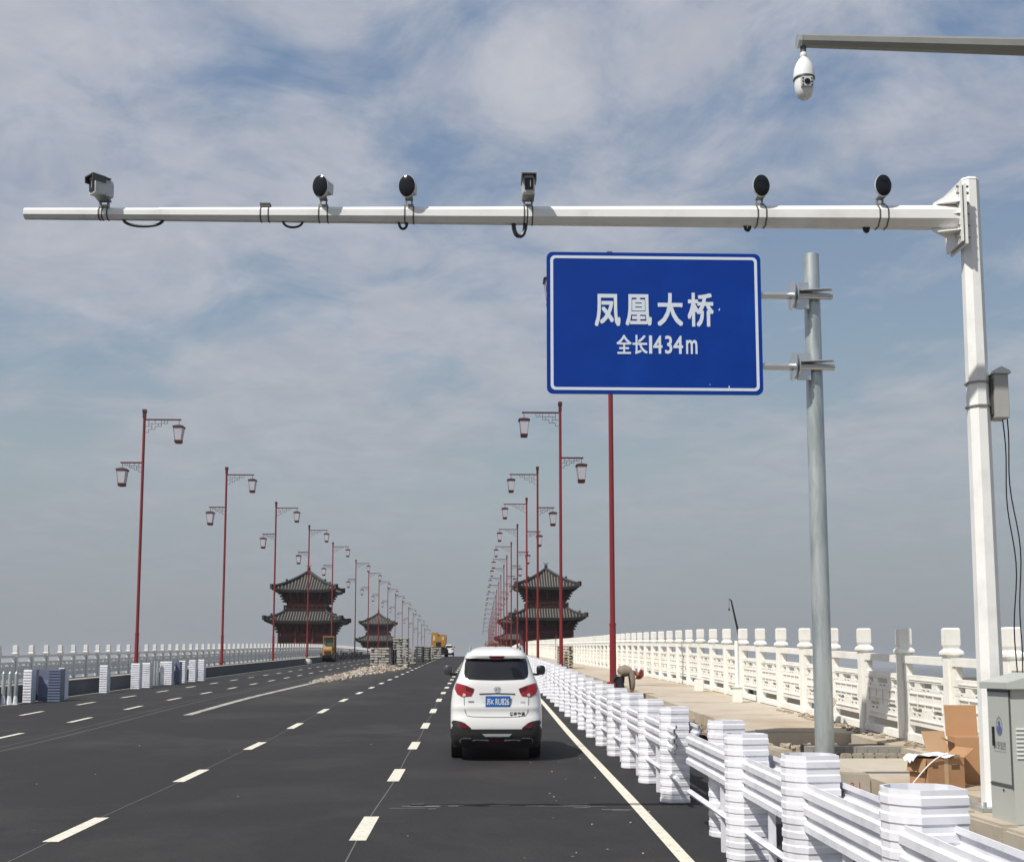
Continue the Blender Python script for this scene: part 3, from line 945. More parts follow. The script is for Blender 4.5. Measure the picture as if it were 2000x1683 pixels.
t = flash(3.30, R(8), R(4), 'round black flash lamp above the blue sign right corner')
t = flash(4.73, R(8), R(4), 'round black flash lamp closest to the white mast')
# empty clamp and cable loops belong to the arm
p, r = on_arm(-2.453)
t = thing('empty_camera_clamp', 'small dark empty clamp strapped round the white arm', 'clamp', p)
straps(t, r, (-.045, .045))
b = MB(); b.bx(-.055, .055, -.045, .045, .0, .03); b.bx(-.06, .06, -.05, .05, .03, .045); b.obj('seat_plate', M_ROD, t)
for (x0, x1, dep, rr, lab) in ((-4.08, -3.62, .075, .017, 'black cable sagging under the arm tip beside leftmost camera'),
                           (-2.25, -2.02, .07, .014, 'thin black cable loop under the arm by the empty clamp'),
                           (-.91, -.815, .075, .016, 'small black cable hook under flash lamp left of middle'),
                           (.42, .557, .15, .026, 'thick black conduit loop below the middle camera'),
                           (3.13, 3.19, .05, .02, 'black cable stub under the arm above blue sign'),
                           (4.54, 4.59, .05, .022, 'black cable stub under the arm close to mast')):
    z0 = zb + arm_z(AX(x0)) - arm_r(AX(x0)) * .9
    b = MB(); N = 14
    pts = [Vector((x0 + (x1 - x0) * (.5 - .5 * math.cos(PI * k / N)), GY + YA, z0 + .02 - (dep + .02) * math.sin(PI * k / N) ** .8)) for k in range(N + 1)]
    b.path(pts, rr, 8)
    tag(b.obj('cable_loop', M_BLACK, None, smooth=True), lab, 'cable', 'black cable loops under the gantry arm')

# junction box on the mast with its straps and cables
zt = z_at(5.72)
t = thing('junction_box', 'small grey metal junction box strapped to the white mast', 'junction box', (GX + .22, GY - .02, z_at(4.92)))
b = MB(); b.bx(-.075, .09, -.11, .11, 0, .52); b.obj('housing', mat('junction grey', (0.36, 0.36, 0.34), .5, var=.1), t, bevel=.006)
b = MB(); b.prism([(-.10, .52), (.115, .52), (.10, .555), (.0, .60), (-.085, .555)], -.14, .13, 'y'); b.obj('hood', M_CAMG, t)
for zz in (.14, .42):
    b = MB(); b.tube((-.22, .02, zz), (-.22, .02, zz + .018), .146, .146, 8, phase=PI / 8); b.obj('strap', M_BRKT, t)
b = MB(); b.bx(-.10, -.076, -.07, .07, .05, .47); b.obj('back_plate', M_ROD, t)
for k, (dx_, lab) in enumerate(((.05, 'thin black cable hanging from the junction box down the mast'), (.09, 'second thin black cable hanging beside the mast'))):
    b = MB(); x0, y0, z0 = GX + .22 + dx_, GY - .02, z_at(4.93)
    n = 26
    pts = [Vector((x0 + .05 * math.sin(PI * i / n) * (1 + .5 * k) + .02 * math.sin(i * .7 + k), y0 + .03 * math.sin(i * .4), z0 + (RS(GY) + .5 - z0) * i / n)) for i in range(n + 1)]
    b.path(pts, .008, 6)
    tag(b.obj('hanging_cable', M_BLACK), lab, 'cable', 'cables hanging down the mast')

# ------------------------------------------------------------------ dome camera on its grey boom
DZ = 8.51 + SL * 11.4
t = thing('camera_boom', 'grey steel boom entering from the right edge, carrying the white dome camera', 'boom', (6.9, 11.4, RS(11.4)))
zb2 = RS(11.4)
b = MB(); b.tube((0, 0, 0), (0, 0, DZ - zb2 + .25), .14, .10, 12); b.obj('mast', M_GALV, t, smooth=True)
b = MB(); b.tube((0, 0, DZ - zb2 - .02), (-3.56, 0, DZ - zb2 + .02), .10, .068, 8, phase=PI / 8)
b.obj('arm', mat('dull boom steel', (0.25, 0.255, 0.24), .55, metal=.2, var=.2, scale=4), t)
b = MB(); b.tube((-3.56, 0, DZ - zb2 + .02), (-3.60, 0, DZ - zb2 + .02), .076, .076, 8, phase=PI / 8); b.obj('end_plate', M_GALV, t)
t = thing('dome_camera', 'white speed dome camera hanging from the grey boom', 'camera', (3.362, 11.4, DZ - .03))
b = MB(); b.tube((0, 0, 0), (0, 0, -.09), .03, n=12); b.obj('stem', M_ROD, t, smooth=True)
b = MB(); b.lathe([(.028, -.08), (.034, -.095), (.034, -.12), (.028, -.135), (.05, -.155), (.078, -.20), (.098, -.25), (.108, -.31), (.109, -.36), (.106, -.362)], n=28)
b.obj('housing', M_DOME, t, smooth=True)
b = MB(); b.lathe([(.110, -.362), (.111, -.376), (.10, -.38)], n=28); b.obj('ring', M_ROD, t, smooth=True)
b = MB(); b.lathe([(.098, -.378), (.10, -.44), (.092, -.50), (.072, -.555), (.04, -.58), (.004, -.585)], n=28); body = b.obj('ball', M_DOME, t, smooth=True)
b = MB(); b.prism([(-.058, -.50), (.058, -.50), (.062, -.41), (.055, -.388), (-.055, -.388), (-.062, -.41)], -.112, -.07, 'y'); b.obj('face_plate', M_CAMG, t, bevel=.006)
b = MB(); b.tube((0, -.120, -.448), (0, -.105, -.448), .030, .030, 18); b.obj('lens', M_LENS, t, smooth=True)
b = MB()
for sx_ in (-1, 1):
    for k in range(3): b.tube((sx_ * .045, -.118, -.415 - .034 * k), (sx_ * .045, -.110, -.415 - .034 * k), .009, n=8)
b.obj('infrared_lamp', M_BLACK, t)

# ------------------------------------------------------------------ blue bridge name sign
SX, SY = 6.02, 20.3
t = thing('sign_post', 'stout galvanised steel post standing by the sidewalk pit, carrying blue sign', 'post', (SX, SY, RS(SY, -.25)))
hz = 9.29 + SL * SY - RS(SY, -.25)
b = MB(); b.tube((0, 0, 0), (0, 0, hz), .165, .14, 24); b.tube((0, 0, hz), (0, 0, hz + .012), .13, .12, 24)
b.obj('pole', M_GALV, t, smooth=True)
b = MB(); b.tube((0, 0, 0), (0, 0, .04), .32, n=24); b.obj('base_plate', M_GALV, t)
cxs = (1.222 + 5.024) / 2; czs = (9.20 + 6.65) / 2 + SL * 20
w2, h2 = (5.024 - 1.222) / 2, (9.20 - 6.65) / 2
t = thing('bridge_name_sign', 'large blue direction sign with white border giving bridge name and length', 'sign', (cxs, SY - .30, czs))
def rrect(w, h, r, n=6):
    out = []
    for (sx_, sz_, a0) in ((1, 1, 0), (-1, 1, 90), (-1, -1, 180), (1, -1, 270)):
        for k in range(n + 1):
            a = R(a0 + 90 * k / n)
            out.append((sx_ * (w - r) + r * math.cos(a), sz_ * (h - r) + r * math.sin(a)))
    return out
b = MB(); b.prism(rrect(w2, h2, .11), 0, .035, 'y'); b.obj('panel', M_BLUE, t)
b = MB()
o_, i_ = rrect(w2 - .065, h2 - .065, .085), rrect(w2 - .115, h2 - .115, .05)
n = len(o_)
b.add([(x, -.004, z) for x, z in o_] + [(x, -.004, z) for x, z in i_], [(i, (i + 1) % n, n + (i + 1) % n, n + i) for i in range(n)])
b.obj('border', M_SIGNW, t)
def lettering(body, cx_, cz_, wid, hei, parent, m, off=.02, y=-.006, spacing=1.0):
    me0 = text_mesh(body, 1.0, 0.0, 0.0, spacing=spacing)
    xs = [v.co.x for v in me0.vertices]; zs = [v.co.z for v in me0.vertices]
    kx = (wid - 2 * off * hei) / (max(xs) - min(xs)); kz = (hei - 2 * off * hei) / (max(zs) - min(zs))
    g = MB(); w = off * hei
    for n_, (ox, oz) in enumerate(((0, 0), (-w, w), (w, w), (-w, -w), (w, -w))):
        g.add([(v.co.x * kx + cx_ + ox, y - .0006 * n_, v.co.z * kz + cz_ + oz) for v in me0.vertices], [tuple(p.vertices) for p in me0.polygons])
    me = g.mesh('lettering', [])
    me.materials.append(m)
    return link('lettering', me, parent)
pxm = (5.024 - 1.222) / 419.0      # metres per photo pixel on the sign
def sp(px, py): return ((px - 1277.5) * pxm, (632 - py) * pxm)
for ch, x0, x1, y0, y1 in (('凤', 1161, 1211, 575, 640), ('凰', 1221, 1272, 575, 638), ('大', 1283, 1333, 572, 638), ('桥', 1342, 1393, 571, 639)):
    a, c = sp((x0 + x1) / 2, (y0 + y1) / 2)
    lettering(ch, a, c, (x1 - x0) * pxm, (y1 - y0) * pxm, t, M_SIGNW, .020)
for ch, x0, x1, y0, y1 in (('全', 1203, 1232, 656, 694), ('长', 1234, 1263, 656, 694), ('1', 1266, 1272, 657, 693), ('4', 1274, 1292, 657, 693), ('3', 1297, 1311, 657, 693), ('4', 1313, 1332, 657, 693), ('m', 1338, 1360, 665, 693)):
    a, c = sp((x0 + x1) / 2, (y0 + y1) / 2)
    lettering(ch, a, c, (x1 - x0) * pxm, (y1 - y0) * pxm, t, M_SIGNW, .018)
b = MB()
for (px, py, s) in ((1404, 604, .022), (1330, 600, .012), (1383, 753, .012), (1420, 757, .022), (1156, 763, .012), (1421, 760, .014)):
    a, c = sp(px, py); b.add([(a - s * .6, -.005, c - s), (a + s * .3, -.005, c - s * .8), (a + s * .7, -.005, c + s), (a - s * .1, -.005, c + s * .7)], [(0, 1, 2, 3)])
b.obj('scratch', M_SPECK, t)
for zf in (8.47, 7.18):
    zz = zf + SL * SY - czs
    b = MB(); b.tube((-w2 + .5, .10, zz), (SX - cxs + .30, .10, zz), .062, n=14); b.obj('support_tube', M_GALVS, t, smooth=True)
    b = MB()
    X0 = SX - cxs - .42
    b.tube((X0 - .02, .10, zz), (X0, .10, zz), .25, n=20)
    b.tube((X0 + .05, .10, zz), (X0 + .07, .10, zz), .22, n=20)
    b.obj('flange', M_GALVS, t)
    b = MB()
    b.prism([(SX - cxs - .40, -.02), (SX - cxs + .20, -.14), (SX - cxs + .28, .0), (SX - cxs - .30, .14)], zz + .06, zz + .075, 'z')
    b.obj('clamp_plate', M_GALVS, t)
    b = MB(); b.bx(SX - cxs - .36, SX - cxs - .12, .085, .115, zz - .24, zz + .24); b.obj('gusset', M_GALVS, t)
b = MB()
for k in range(4):
    x = -w2 + .5 + k * (2 * w2 - 1) / 3
    b.bx(x - .03, x + .03, .036, .07, -h2 + .1, h2 - .1)
b.obj('stiffener', M_GALVS, t)

# ------------------------------------------------------------------ cabinet
CX0, CY0, CY1 = 5.53, 12.05, 12.62
zc = RS(12.3)
t = thing('traffic_cabinet', 'grey metal roadside control cabinet with pitched lid and blue emblem', 'cabinet', (CX0, CY0, zc))
D, Wd, Hh = CY1 - CY0, .62, 1.40
b = MB(); b.bx(0, Wd, 0, D, 0, Hh); b.obj('body', M_CAB, t, bevel=.006)
b = MB(); b.bx(-.008, 0, .05, D - .03, .40, Hh - .06); b.obj('door', M_CAB, t)
b = MB(); 
b.bx(-.0115, -.002, .02, .042, .36, Hh - .03); b.bx(-.0115, -.002, .046, D - .02, .372, .388); b.bx(-.0115, -.002, .046, D - .02, Hh - .05, Hh - .035)
b.obj('door_seam', M_CABD, t)
b = MB(); b.bx(-.03, -.009, .40, .424, .78, .98); b.obj('handle', M_BLACK, t)
b = MB(); b.prism([(-.06, Hh - .02), (Wd + .06, Hh - .02), (Wd + .06, Hh + .05), (Wd / 2, Hh + .15), (-.06, Hh + .05)], -.06, D + .05, 'y')
b.obj('lid', M_CAB, t, bevel=.004)
b = MB()
for k in range(8):
    b.box((.10 + .0, -.006, .68 + .042 * k), (.13, .012, .016), Matrix.Rotation(R(0), 3, 'X'))
b.obj('vent', M_DOME, t)
b = MB()
b.tube((-.004, .25, .33), (-.010, .25, .33), .012, n=8)
b.obj('lock', M_BLACK, t)
# emblem on the door (faces -X): police-style shield in grey and blue print
b = MB()
EY, EZ = .285, .985
def ell(ry, rz, x, cz_=EZ, n=24, pt=0.0):
    return [(x, EY + ry * math.cos(2 * PI * k / n), cz_ + rz * math.sin(2 * PI * k / n) + (pt if k == n // 4 else 0)) for k in range(n)]
def ringf(a, c, bb):
    n = len(a); bb.add(a + c, [(i, (i + 1) % n, n + (i + 1) % n, n + i) for i in range(n)])
ringf(ell(.075, .10, -.0095, pt=.012), ell(.062, .085, -.0095, pt=.01), b)
b.obj('emblem_ring', M_INK, t)
b = MB(); e = ell(.055, .05, -.0100, EZ - .03); b.add(e, [tuple(range(len(e)))])
e = ell(.03, .028, -.0105, EZ + .035); b.add(e, [tuple(range(len(e)))])
b.obj('emblem', M_INKB, t)
me = text_mesh('公安监控', 1.0, .012)
xs = [v.co.x for v in me.vertices]; zs = [v.co.z for v in me.vertices]
for v in me.vertices:
    v.co = Vector((-.0095, EY - .005 - v.co.x * .27 / (max(xs) - min(xs)), .79 + v.co.z * .085 / (max(zs) - min(zs))))
me.materials.append(M_INK); link('lettering', me, t)
b = MB(); b.add([(-.0095, EY - .14, .722), (-.0095, EY + .14, .722), (-.0095, EY + .14, .730), (-.0095, EY - .14, .730)], [(0, 1, 2, 3)]); b.obj('underline', mat('faint print', (.28, .29, .29), .6), t)
b = MB(); b.bx(-.02, Wd + .02, -.02, D + .02, -.10, 0.0); b.obj('plinth', M_KERB, t)

# ------------------------------------------------------------------ kerb stones
kgroup = 'sand coloured concrete kerb blocks beside the near sidewalk'
km = MB(); km.bx(0, .20, .005, .985, -.30, .52)
kme = km.mesh('kerb_block', M_KERB, bevel=.03)
for k, y in enumerate((13.0, 12.0, 11.0, 10.0, 9.0, 8.0)):
    o = link('kerb_block', kme, None, (5.22, y - .3, SL * y + 0.0))
    names = ['beneath the white mast', 'below the grey cabinet', 'just in front of the cabinet', 'second in front of the cabinet', 'third in front of the cabinet', 'fourth in front of the cabinet']
    tag(o, 'sand coloured concrete kerb block ' + names[k], 'kerb block', kgroup)
b = MB(); b.prism([(0, -.3), (.44, -.3), (.44, .52), (.40, .60), (0, .62)], 0, 1.3, 'y')
o = b.obj('marked_kerb_block', M_KERB, None, bevel=.02); o.location = (4.80, 15.6, SL * 16)
tag(o, 'sand coloured kerb block with red painted mark between guardrail boxes', 'kerb block')
me = text_mesh('2-1', 1.0, .01)
xs = [v.co.x for v in me.vertices]; zs = [v.co.z for v in me.vertices]
for v in me.vertices: v.co = Vector((v.co.x * .13 / (max(xs) - min(xs)) + .22, -.003, v.co.z * .10 / (max(zs) - min(zs)) + .43))
me.materials.append(M_REDINK); link('lettering', me, o)
for k, (y, w) in enumerate(((20.2, .9), (21.3, .9), (22.4, .9))):
    b = MB(); b.bx(0, .22, 0, 1.0, -.25, .50); o = b.obj('kerb_block', M_KERB, None, bevel=.03); o.location = (5.2, y, SL * y)
    tag(o, 'pale kerb block left of the sign post, %s along from it' % ordw[k], 'kerb block', 'kerb blocks beside the sidewalk pit')

# ------------------------------------------------------------------ pit, grates, broken kerb, boards
rs = random.Random(3)
t = MB()
def chunk(b, x, y, z, s, flat=.6):
    rot = Matrix.Rotation(rs.uniform(0, 6), 3, 'Z') @ Matrix.Rotation(rs.uniform(-.5, .5), 3, 'X')
    pts = []
    for zz in (-1, 1):
        for a, c in ((-1, -1), (1, -1), (1, 1), (-1, 1)):
            pts.append(rot @ Vector((a * s * rs.uniform(.6, 1), c * s * rs.uniform(.6, 1), zz * s * flat * rs.uniform(.6, 1))) + Vector((x, y, z)))
    b.add(pts, [(0, 3, 2, 1), (4, 5, 6, 7), (0, 1, 5, 4), (1, 2, 6, 5), (2, 3, 7, 6), (3, 0, 4, 7)])
rb = MB()
for k in range(420):
    y = rs.choice([rs.uniform(19, 23.5), rs.uniform(19, 23.5), rs.uniform(13.8, 15)])
    x = rs.uniform(5.5, 8.0) if y > 18 else rs.uniform(5.45, 6.3)
    chunk(rb, x, y, RS(y, -.22), rs.choice([.02, .03, .05, .08]))
for k in range(260):      # along the foot of the balustrade
    y = rs.uniform(13.5, 30); chunk(rb, rs.uniform(7.65, 8.05), y, RS(y, .015), rs.choice([.015, .03, .05]))
for k in range(200):
    y = rs.uniform(24, 60); chunk(rb, rs.uniform(5.1, 5.5), y, RS(y, -.2), rs.choice([.03, .05, .08]))
tag(rb.obj('rubble', mat('grey brown rubble', (0.36, 0.31, 0.24), .95, var=.4, scale=3, alt=(.2, .16, .12), altscale=1)), 'loose broken rubble around the sidewalk pit', None, None, 'stuff')
b = MB()
b.bx(0, 2.0, 0, .16, -.3, -.02); 
o = b.obj('dark_beam', mat('pit dark', (0.018, 0.018, 0.018), .9)); o.location = (5.95, 21.4, RS(21.4)); o.rotation_euler = (0, 0, R(2))
tag(o, 'black edge beam across the open sidewalk pit', 'beam')
b = MB(); b.bx(0, 1.75, 0, .34, -.10, .02)
for k in range(9): b.bx(.05 + k * .19, .07 + k * .19, -.012, -.001, -.09, .0)
o = b.obj('concrete_channel', mat('grey channel', (.27, .255, .23), .9, var=.2)); o.location = (5.85, 20.65, RS(20.6)); tag(o, 'grey concrete channel lid lying behind the sign post', 'channel lid')
b = MB()
for k in range(9): b.box((.1 + k * .19, .09, .0), (.17, .15, .15), Matrix.Rotation(rs.uniform(-.15, .15), 3, 'Z'))
o = b.obj('brick_course', M_KERBG if False else mat('rough brick', (.33, .30, .235), .95, var=.3, bump=.6), None, bevel=.02); o.location = (6.05, 19.45, RS(19.45, -.06)); tag(o, 'rough course of grey stones right of the sign post foot', 'stone course')
for k, (x, y, rz, L, lab) in enumerate(((7.72, 26.0, 20, .8, 'pale board leaning on balustrade, topmost of two'), (7.66, 25.5, -12, .75, 'pale board leaning on balustrade nearer the sign post'))):
    b = MB(); b.box((0, 0, .26), (.06, .34, .66), Matrix.Rotation(R(28), 3, 'Y'))
    o = b.obj('leaning_board', M_TIMB, None, bevel=.004); o.location = (x, y, RS(y)); o.rotation_euler = (0, 0, R(rz)); tag(o, lab, 'board', 'pale boards leaning on the balustrade')
b = MB(); b.box((0, 0, .03), (1.5, .07, .05)); b.box((.1, .3, .03), (1.2, .06, .05), Matrix.Rotation(.3, 3, 'Z'))
o = b.obj('timber_batten', M_TIMB); o.location = (6.4, 23.75, RS(23.75)); tag(o, 'pale timber battens lying at the far rim of the pit', 'timber')
b = MB()
for k in range(4): b.box((.3 * k, .05 * math.sin(k), .0), (.26, .2, .1), Matrix.Rotation(rs.uniform(-.4, .4), 3, 'Z'))
o = b.obj('stone_slab', M_CONC, None, bevel=.015); o.location = (5.6, 14.55, RS(14.5, -.06)); tag(o, 'broken concrete slabs beside the cardboard boxes', 'broken slab')

# small posts on the sidewalk
b = MB(); b.tube((0, 0, 0), (0, 0, 1.75), .062, .058, 10); 
t = thing('marker_post', 'slim white post in a square foot standing before the balustrade', 'post', (7.42, 33.3, RS(33.3)))
b.obj('shaft', M_STONE, t, smooth=True)
b = MB(); b.bx(-.12, .12, -.12, .12, 0, .44); b.bx(-.15, .15, -.15, .15, .42, .455); b.obj('foot', M_STONE, t, bevel=.01)
b = MB(); b.bx(-.14, .14, -.14, .14, 0, .40); b.bx(-.11, .11, -.11, .11, .401, .43); o = b.obj('stone_block', M_STONE, None, bevel=.015)
o.location = (7.5, 39.5, RS(39.5)); tag(o, 'small cream stone block before the balustrade behind the marker post', 'stone block')

# ------------------------------------------------------------------ cardboard boxes
zk = RS(15.2)
t = thing('cardboard_box', 'brown open cardboard box with crumpled plastic, left of the white mast', 'cardboard box', (5.98, 15.25, zk), R(14))
b = MB(); h = .38
b.bx(-.27, .27, -.2, -.192, 0, h); b.bx(-.27, .27, .192, .2, 0, h); b.bx(-.27, -.262, -.19, .19, 0, h); b.bx(.262, .27, -.19, .19, 0, h); b.bx(-.26, .26, -.19, .19, 0, .01)
b.obj('body', M_CARD, t)
b = MB(); b.bx(-.03, .03, -.2025, -.2005, 0, h); b.obj('tape', mat('packing tape', (.50, .36, .22), .3), t)
b = MB(); b.bx(.08, .2, -.2025, -.2005, .24, .30); b.bx(-.2, -.12, -.2025, -.2005, .26, .29); b.obj('print', mat('carton print', (.12, .07, .04), .8), t)
b = MB(); b.box((.17, .24, h + .16), (.34, .008, .34), Matrix.Rotation(R(-22), 3, 'X')); b.obj('flap', M_CARDI, t)
b = MB(); b.box((.36, 0, h + .06), (.008, .38, .2), Matrix.Rotation(R(55), 3, 'Y')); b.obj('flap', M_CARD, t)
b = MB(); b.box((-.30, 0, h - .09), (.008, .38, .18), Matrix.Rotation(R(12), 3, 'Y')); b.obj('flap', M_CARD, t)
t = thing('cardboard_box', 'tall upright brown cardboard box partly hidden behind the white mast', 'cardboard box', (6.62, 15.7, zk), R(-8))
b = MB(); b.bx(-.24, .24, -.2, .2, 0, .62); b.obj('body', M_CARD, t)
b = MB(); b.box((-.05, .22, .82), (.42, .008, .42), Matrix.Rotation(R(-8), 3, 'X')); b.obj('flap', M_CARD, t)
b = MB(); b.box((-.32, 0, .58), (.22, .38, .008), Matrix.Rotation(R(24), 3, 'Y')); b.obj('flap', M_CARDI, t)
b = MB()
vs = []; n = 22
for j in range(n):
    for i in range(n):
        x = -.34 + .62 * i / (n - 1); y = -.22 + .42 * j / (n - 1)
        vs.append((x, y, .41 + .03 * math.sin(i * .55 + j * .3) * math.cos(j * .5 + i * .2) + rs.uniform(-.005, .005) - .9 * max(0, -x - .27)))
b.add(vs, [(j * n + i, j * n + i + 1, (j + 1) * n + i + 1, (j + 1) * n + i) for j in range(n - 1) for i in range(n - 1)])
o = b.obj('plastic_sheet', M_PLAST, None, smooth=True); o.location = (5.93, 15.25, zk); tag(o, 'crumpled clear plastic sheet spilling from the open box', 'plastic sheet')
b = MB(); pts = [Vector((-.45 + .5 * s, -.24 - .02 * math.sin(3 * s), .02 + .42 * math.sin(s * 1.5))) for s in [k / 10 for k in range(11)]]
b.path(pts, .009, 6); o = b.obj('white_strap', M_DOME, None, smooth=True); o.location = (5.98, 15.25, zk); tag(o, 'thin white packing strap curling over the open box', 'strap')

# ------------------------------------------------------------------ cars
def smooth_tab(tab, x):
    return lerp_tab(tab, x)
WT = [(.28, .84), (.36, .885), (.5, .905), (.7, .912), (1.0, .912), (1.15, .905), (1.35, .88), (1.5, .83), (1.62, .775), (1.8, .715), (1.95, .665), (2.05, .63), (2.12, .585), (2.17, .52), (2.21, .42), (2.24, .28)]
YR = [(.28, .16), (.36, .08), (.5, .02), (.66, 0), (.8, .02), (.95, .085), (1.05, .075), (1.12, .10), (1.3, .13), (1.5, .16), (1.6, .20), (1.8, .32), (1.98, .44), (2.0, .38), (2.06, .37), (2.12, .42), (2.17, .52), (2.21, .70), (2.24, .95)]
YFT = [(.28, 4.28), (.5, 4.38), (.8, 4.40), (1.0, 4.34), (1.15, 4.22), (1.28, 3.95), (1.36, 3.55), (1.42, 3.2), (1.6, 2.95), (1.8, 2.68), (2.0, 2.42), (2.1, 2.25), (2.17, 2.05), (2.21, 1.85), (2.24, 1.6)]
PW_ = 5.0
def half_at(z): return lerp_tab(WT, z)
def back_y(x, z, p=PW_):
    w = half_at(z); yr, yf = lerp_tab(YR, z), lerp_tab(YFT, z)
    ly = min((yf - yr) / 2, .62)
    q = min(abs(x) / w, .9995)
    return yr + ly * (1 - (1 - q ** p) ** (1 / p))
def slice_ring(z, grow=0.0, n=16):
    """closed outline of the body at height z"""
    w = half_at(z) + grow; yr, yf = lerp_tab(YR, z) - grow, lerp_tab(YFT, z) + grow
    ly = min((yf - yr) / 2, .62); out = []
    th = [PI / 2 * k / n for k in range(n + 1)]
    def q(t, p=PW_): return (math.cos(t) ** (2 / p) if math.cos(t) > 1e-9 else 0, math.sin(t) ** (2 / p) if math.sin(t) > 1e-9 else 0)
    for t in th[::-1]:   # rear centre -> right side
        c, s = q(t); out.append((w * c, yr + ly - ly * s))
    for t in th:         # right side -> front centre
        c, s = q(t); out.append((w * c, yf - ly + ly * s))
    left = [(-x, y) for x, y in out[::-1]][1:-1]
    return out + left
def body_mesh(zs, grow=0.0, cap=True):
    b = MB(); rings = [slice_ring(z, grow) for z in zs]; N = len(rings[0])
    vs = [(x, y, z) for z, r in zip(zs, rings) for x, y in r]
    fs = [(k * N + i, k * N + (i + 1) % N, (k + 1) * N + (i + 1) % N, (k + 1) * N + i) for k in range(len(zs) - 1) for i in range(N)]
    fs += [tuple(range(N - 1, -1, -1)), tuple((len(zs) - 1) * N + i for i in range(N))]
    b.add(vs, fs); return b
def patch(poly, off, grid=.06):
    """polygon given in (x, z) laid on the car's rear surface, standing off by off metres"""
    bm = bmesh.new()
    vs = [bm.verts.new((x, 0, z)) for x, z in poly]
    f = bm.faces.new(vs)
    for _ in range(3):
        bmesh.ops.triangulate(bm, faces=bm.faces)
        es = [e for e in bm.edges if e.calc_length() > grid]
        if es: bmesh.ops.subdivide_edges(bm, edges=es, cuts=1)
    bmesh.ops.triangulate(bm, faces=bm.faces)
    b = MB()
    bm.verts.ensure_lookup_table()
    vv = [(v.co.x, back_y(v.co.x, v.co.z) - off, v.co.z) for v in bm.verts]
    ff = [tuple(x.index for x in f.verts) for f in bm.faces]
    bm.verts.index_update(); ff = [tuple(x.index for x in f.verts) for f in bm.faces]
    bm.free()
    b.add(vv, ff)
    return b
M_CARW = mat('white car paint', (0.68, 0.68, 0.67), 0.25, var=.03, coat=.6)
M_CARD_ = mat('dark bumper plastic', (0.022, 0.022, 0.023), 0.6, var=.15)
M_CGLASS = mat('tinted rear glass', (0.012, 0.013, 0.016), 0.08, var=.3, scale=1.5, spec=.6)
M_TAIL = mat('red tail lamp', (0.26, 0.009, 0.013), 0.15, var=.25, scale=9, coat=.5)
M_TAILD = mat('dark red reflector', (0.10, 0.005, 0.007), 0.25, var=.2)
M_CHROME = mat('bright trim', (0.62, 0.63, 0.64), 0.2, metal=.8, var=.05)
M_SILV = mat('silver skid plate', (0.50, 0.54, 0.57), 0.35, metal=.3, var=.05)
M_PLATE = mat('blue number plate', (0.015, 0.12, 0.42), 0.35, var=.08, scale=6)
M_GAP = mat('panel gap', (0.16, 0.16, 0.16), 0.7)

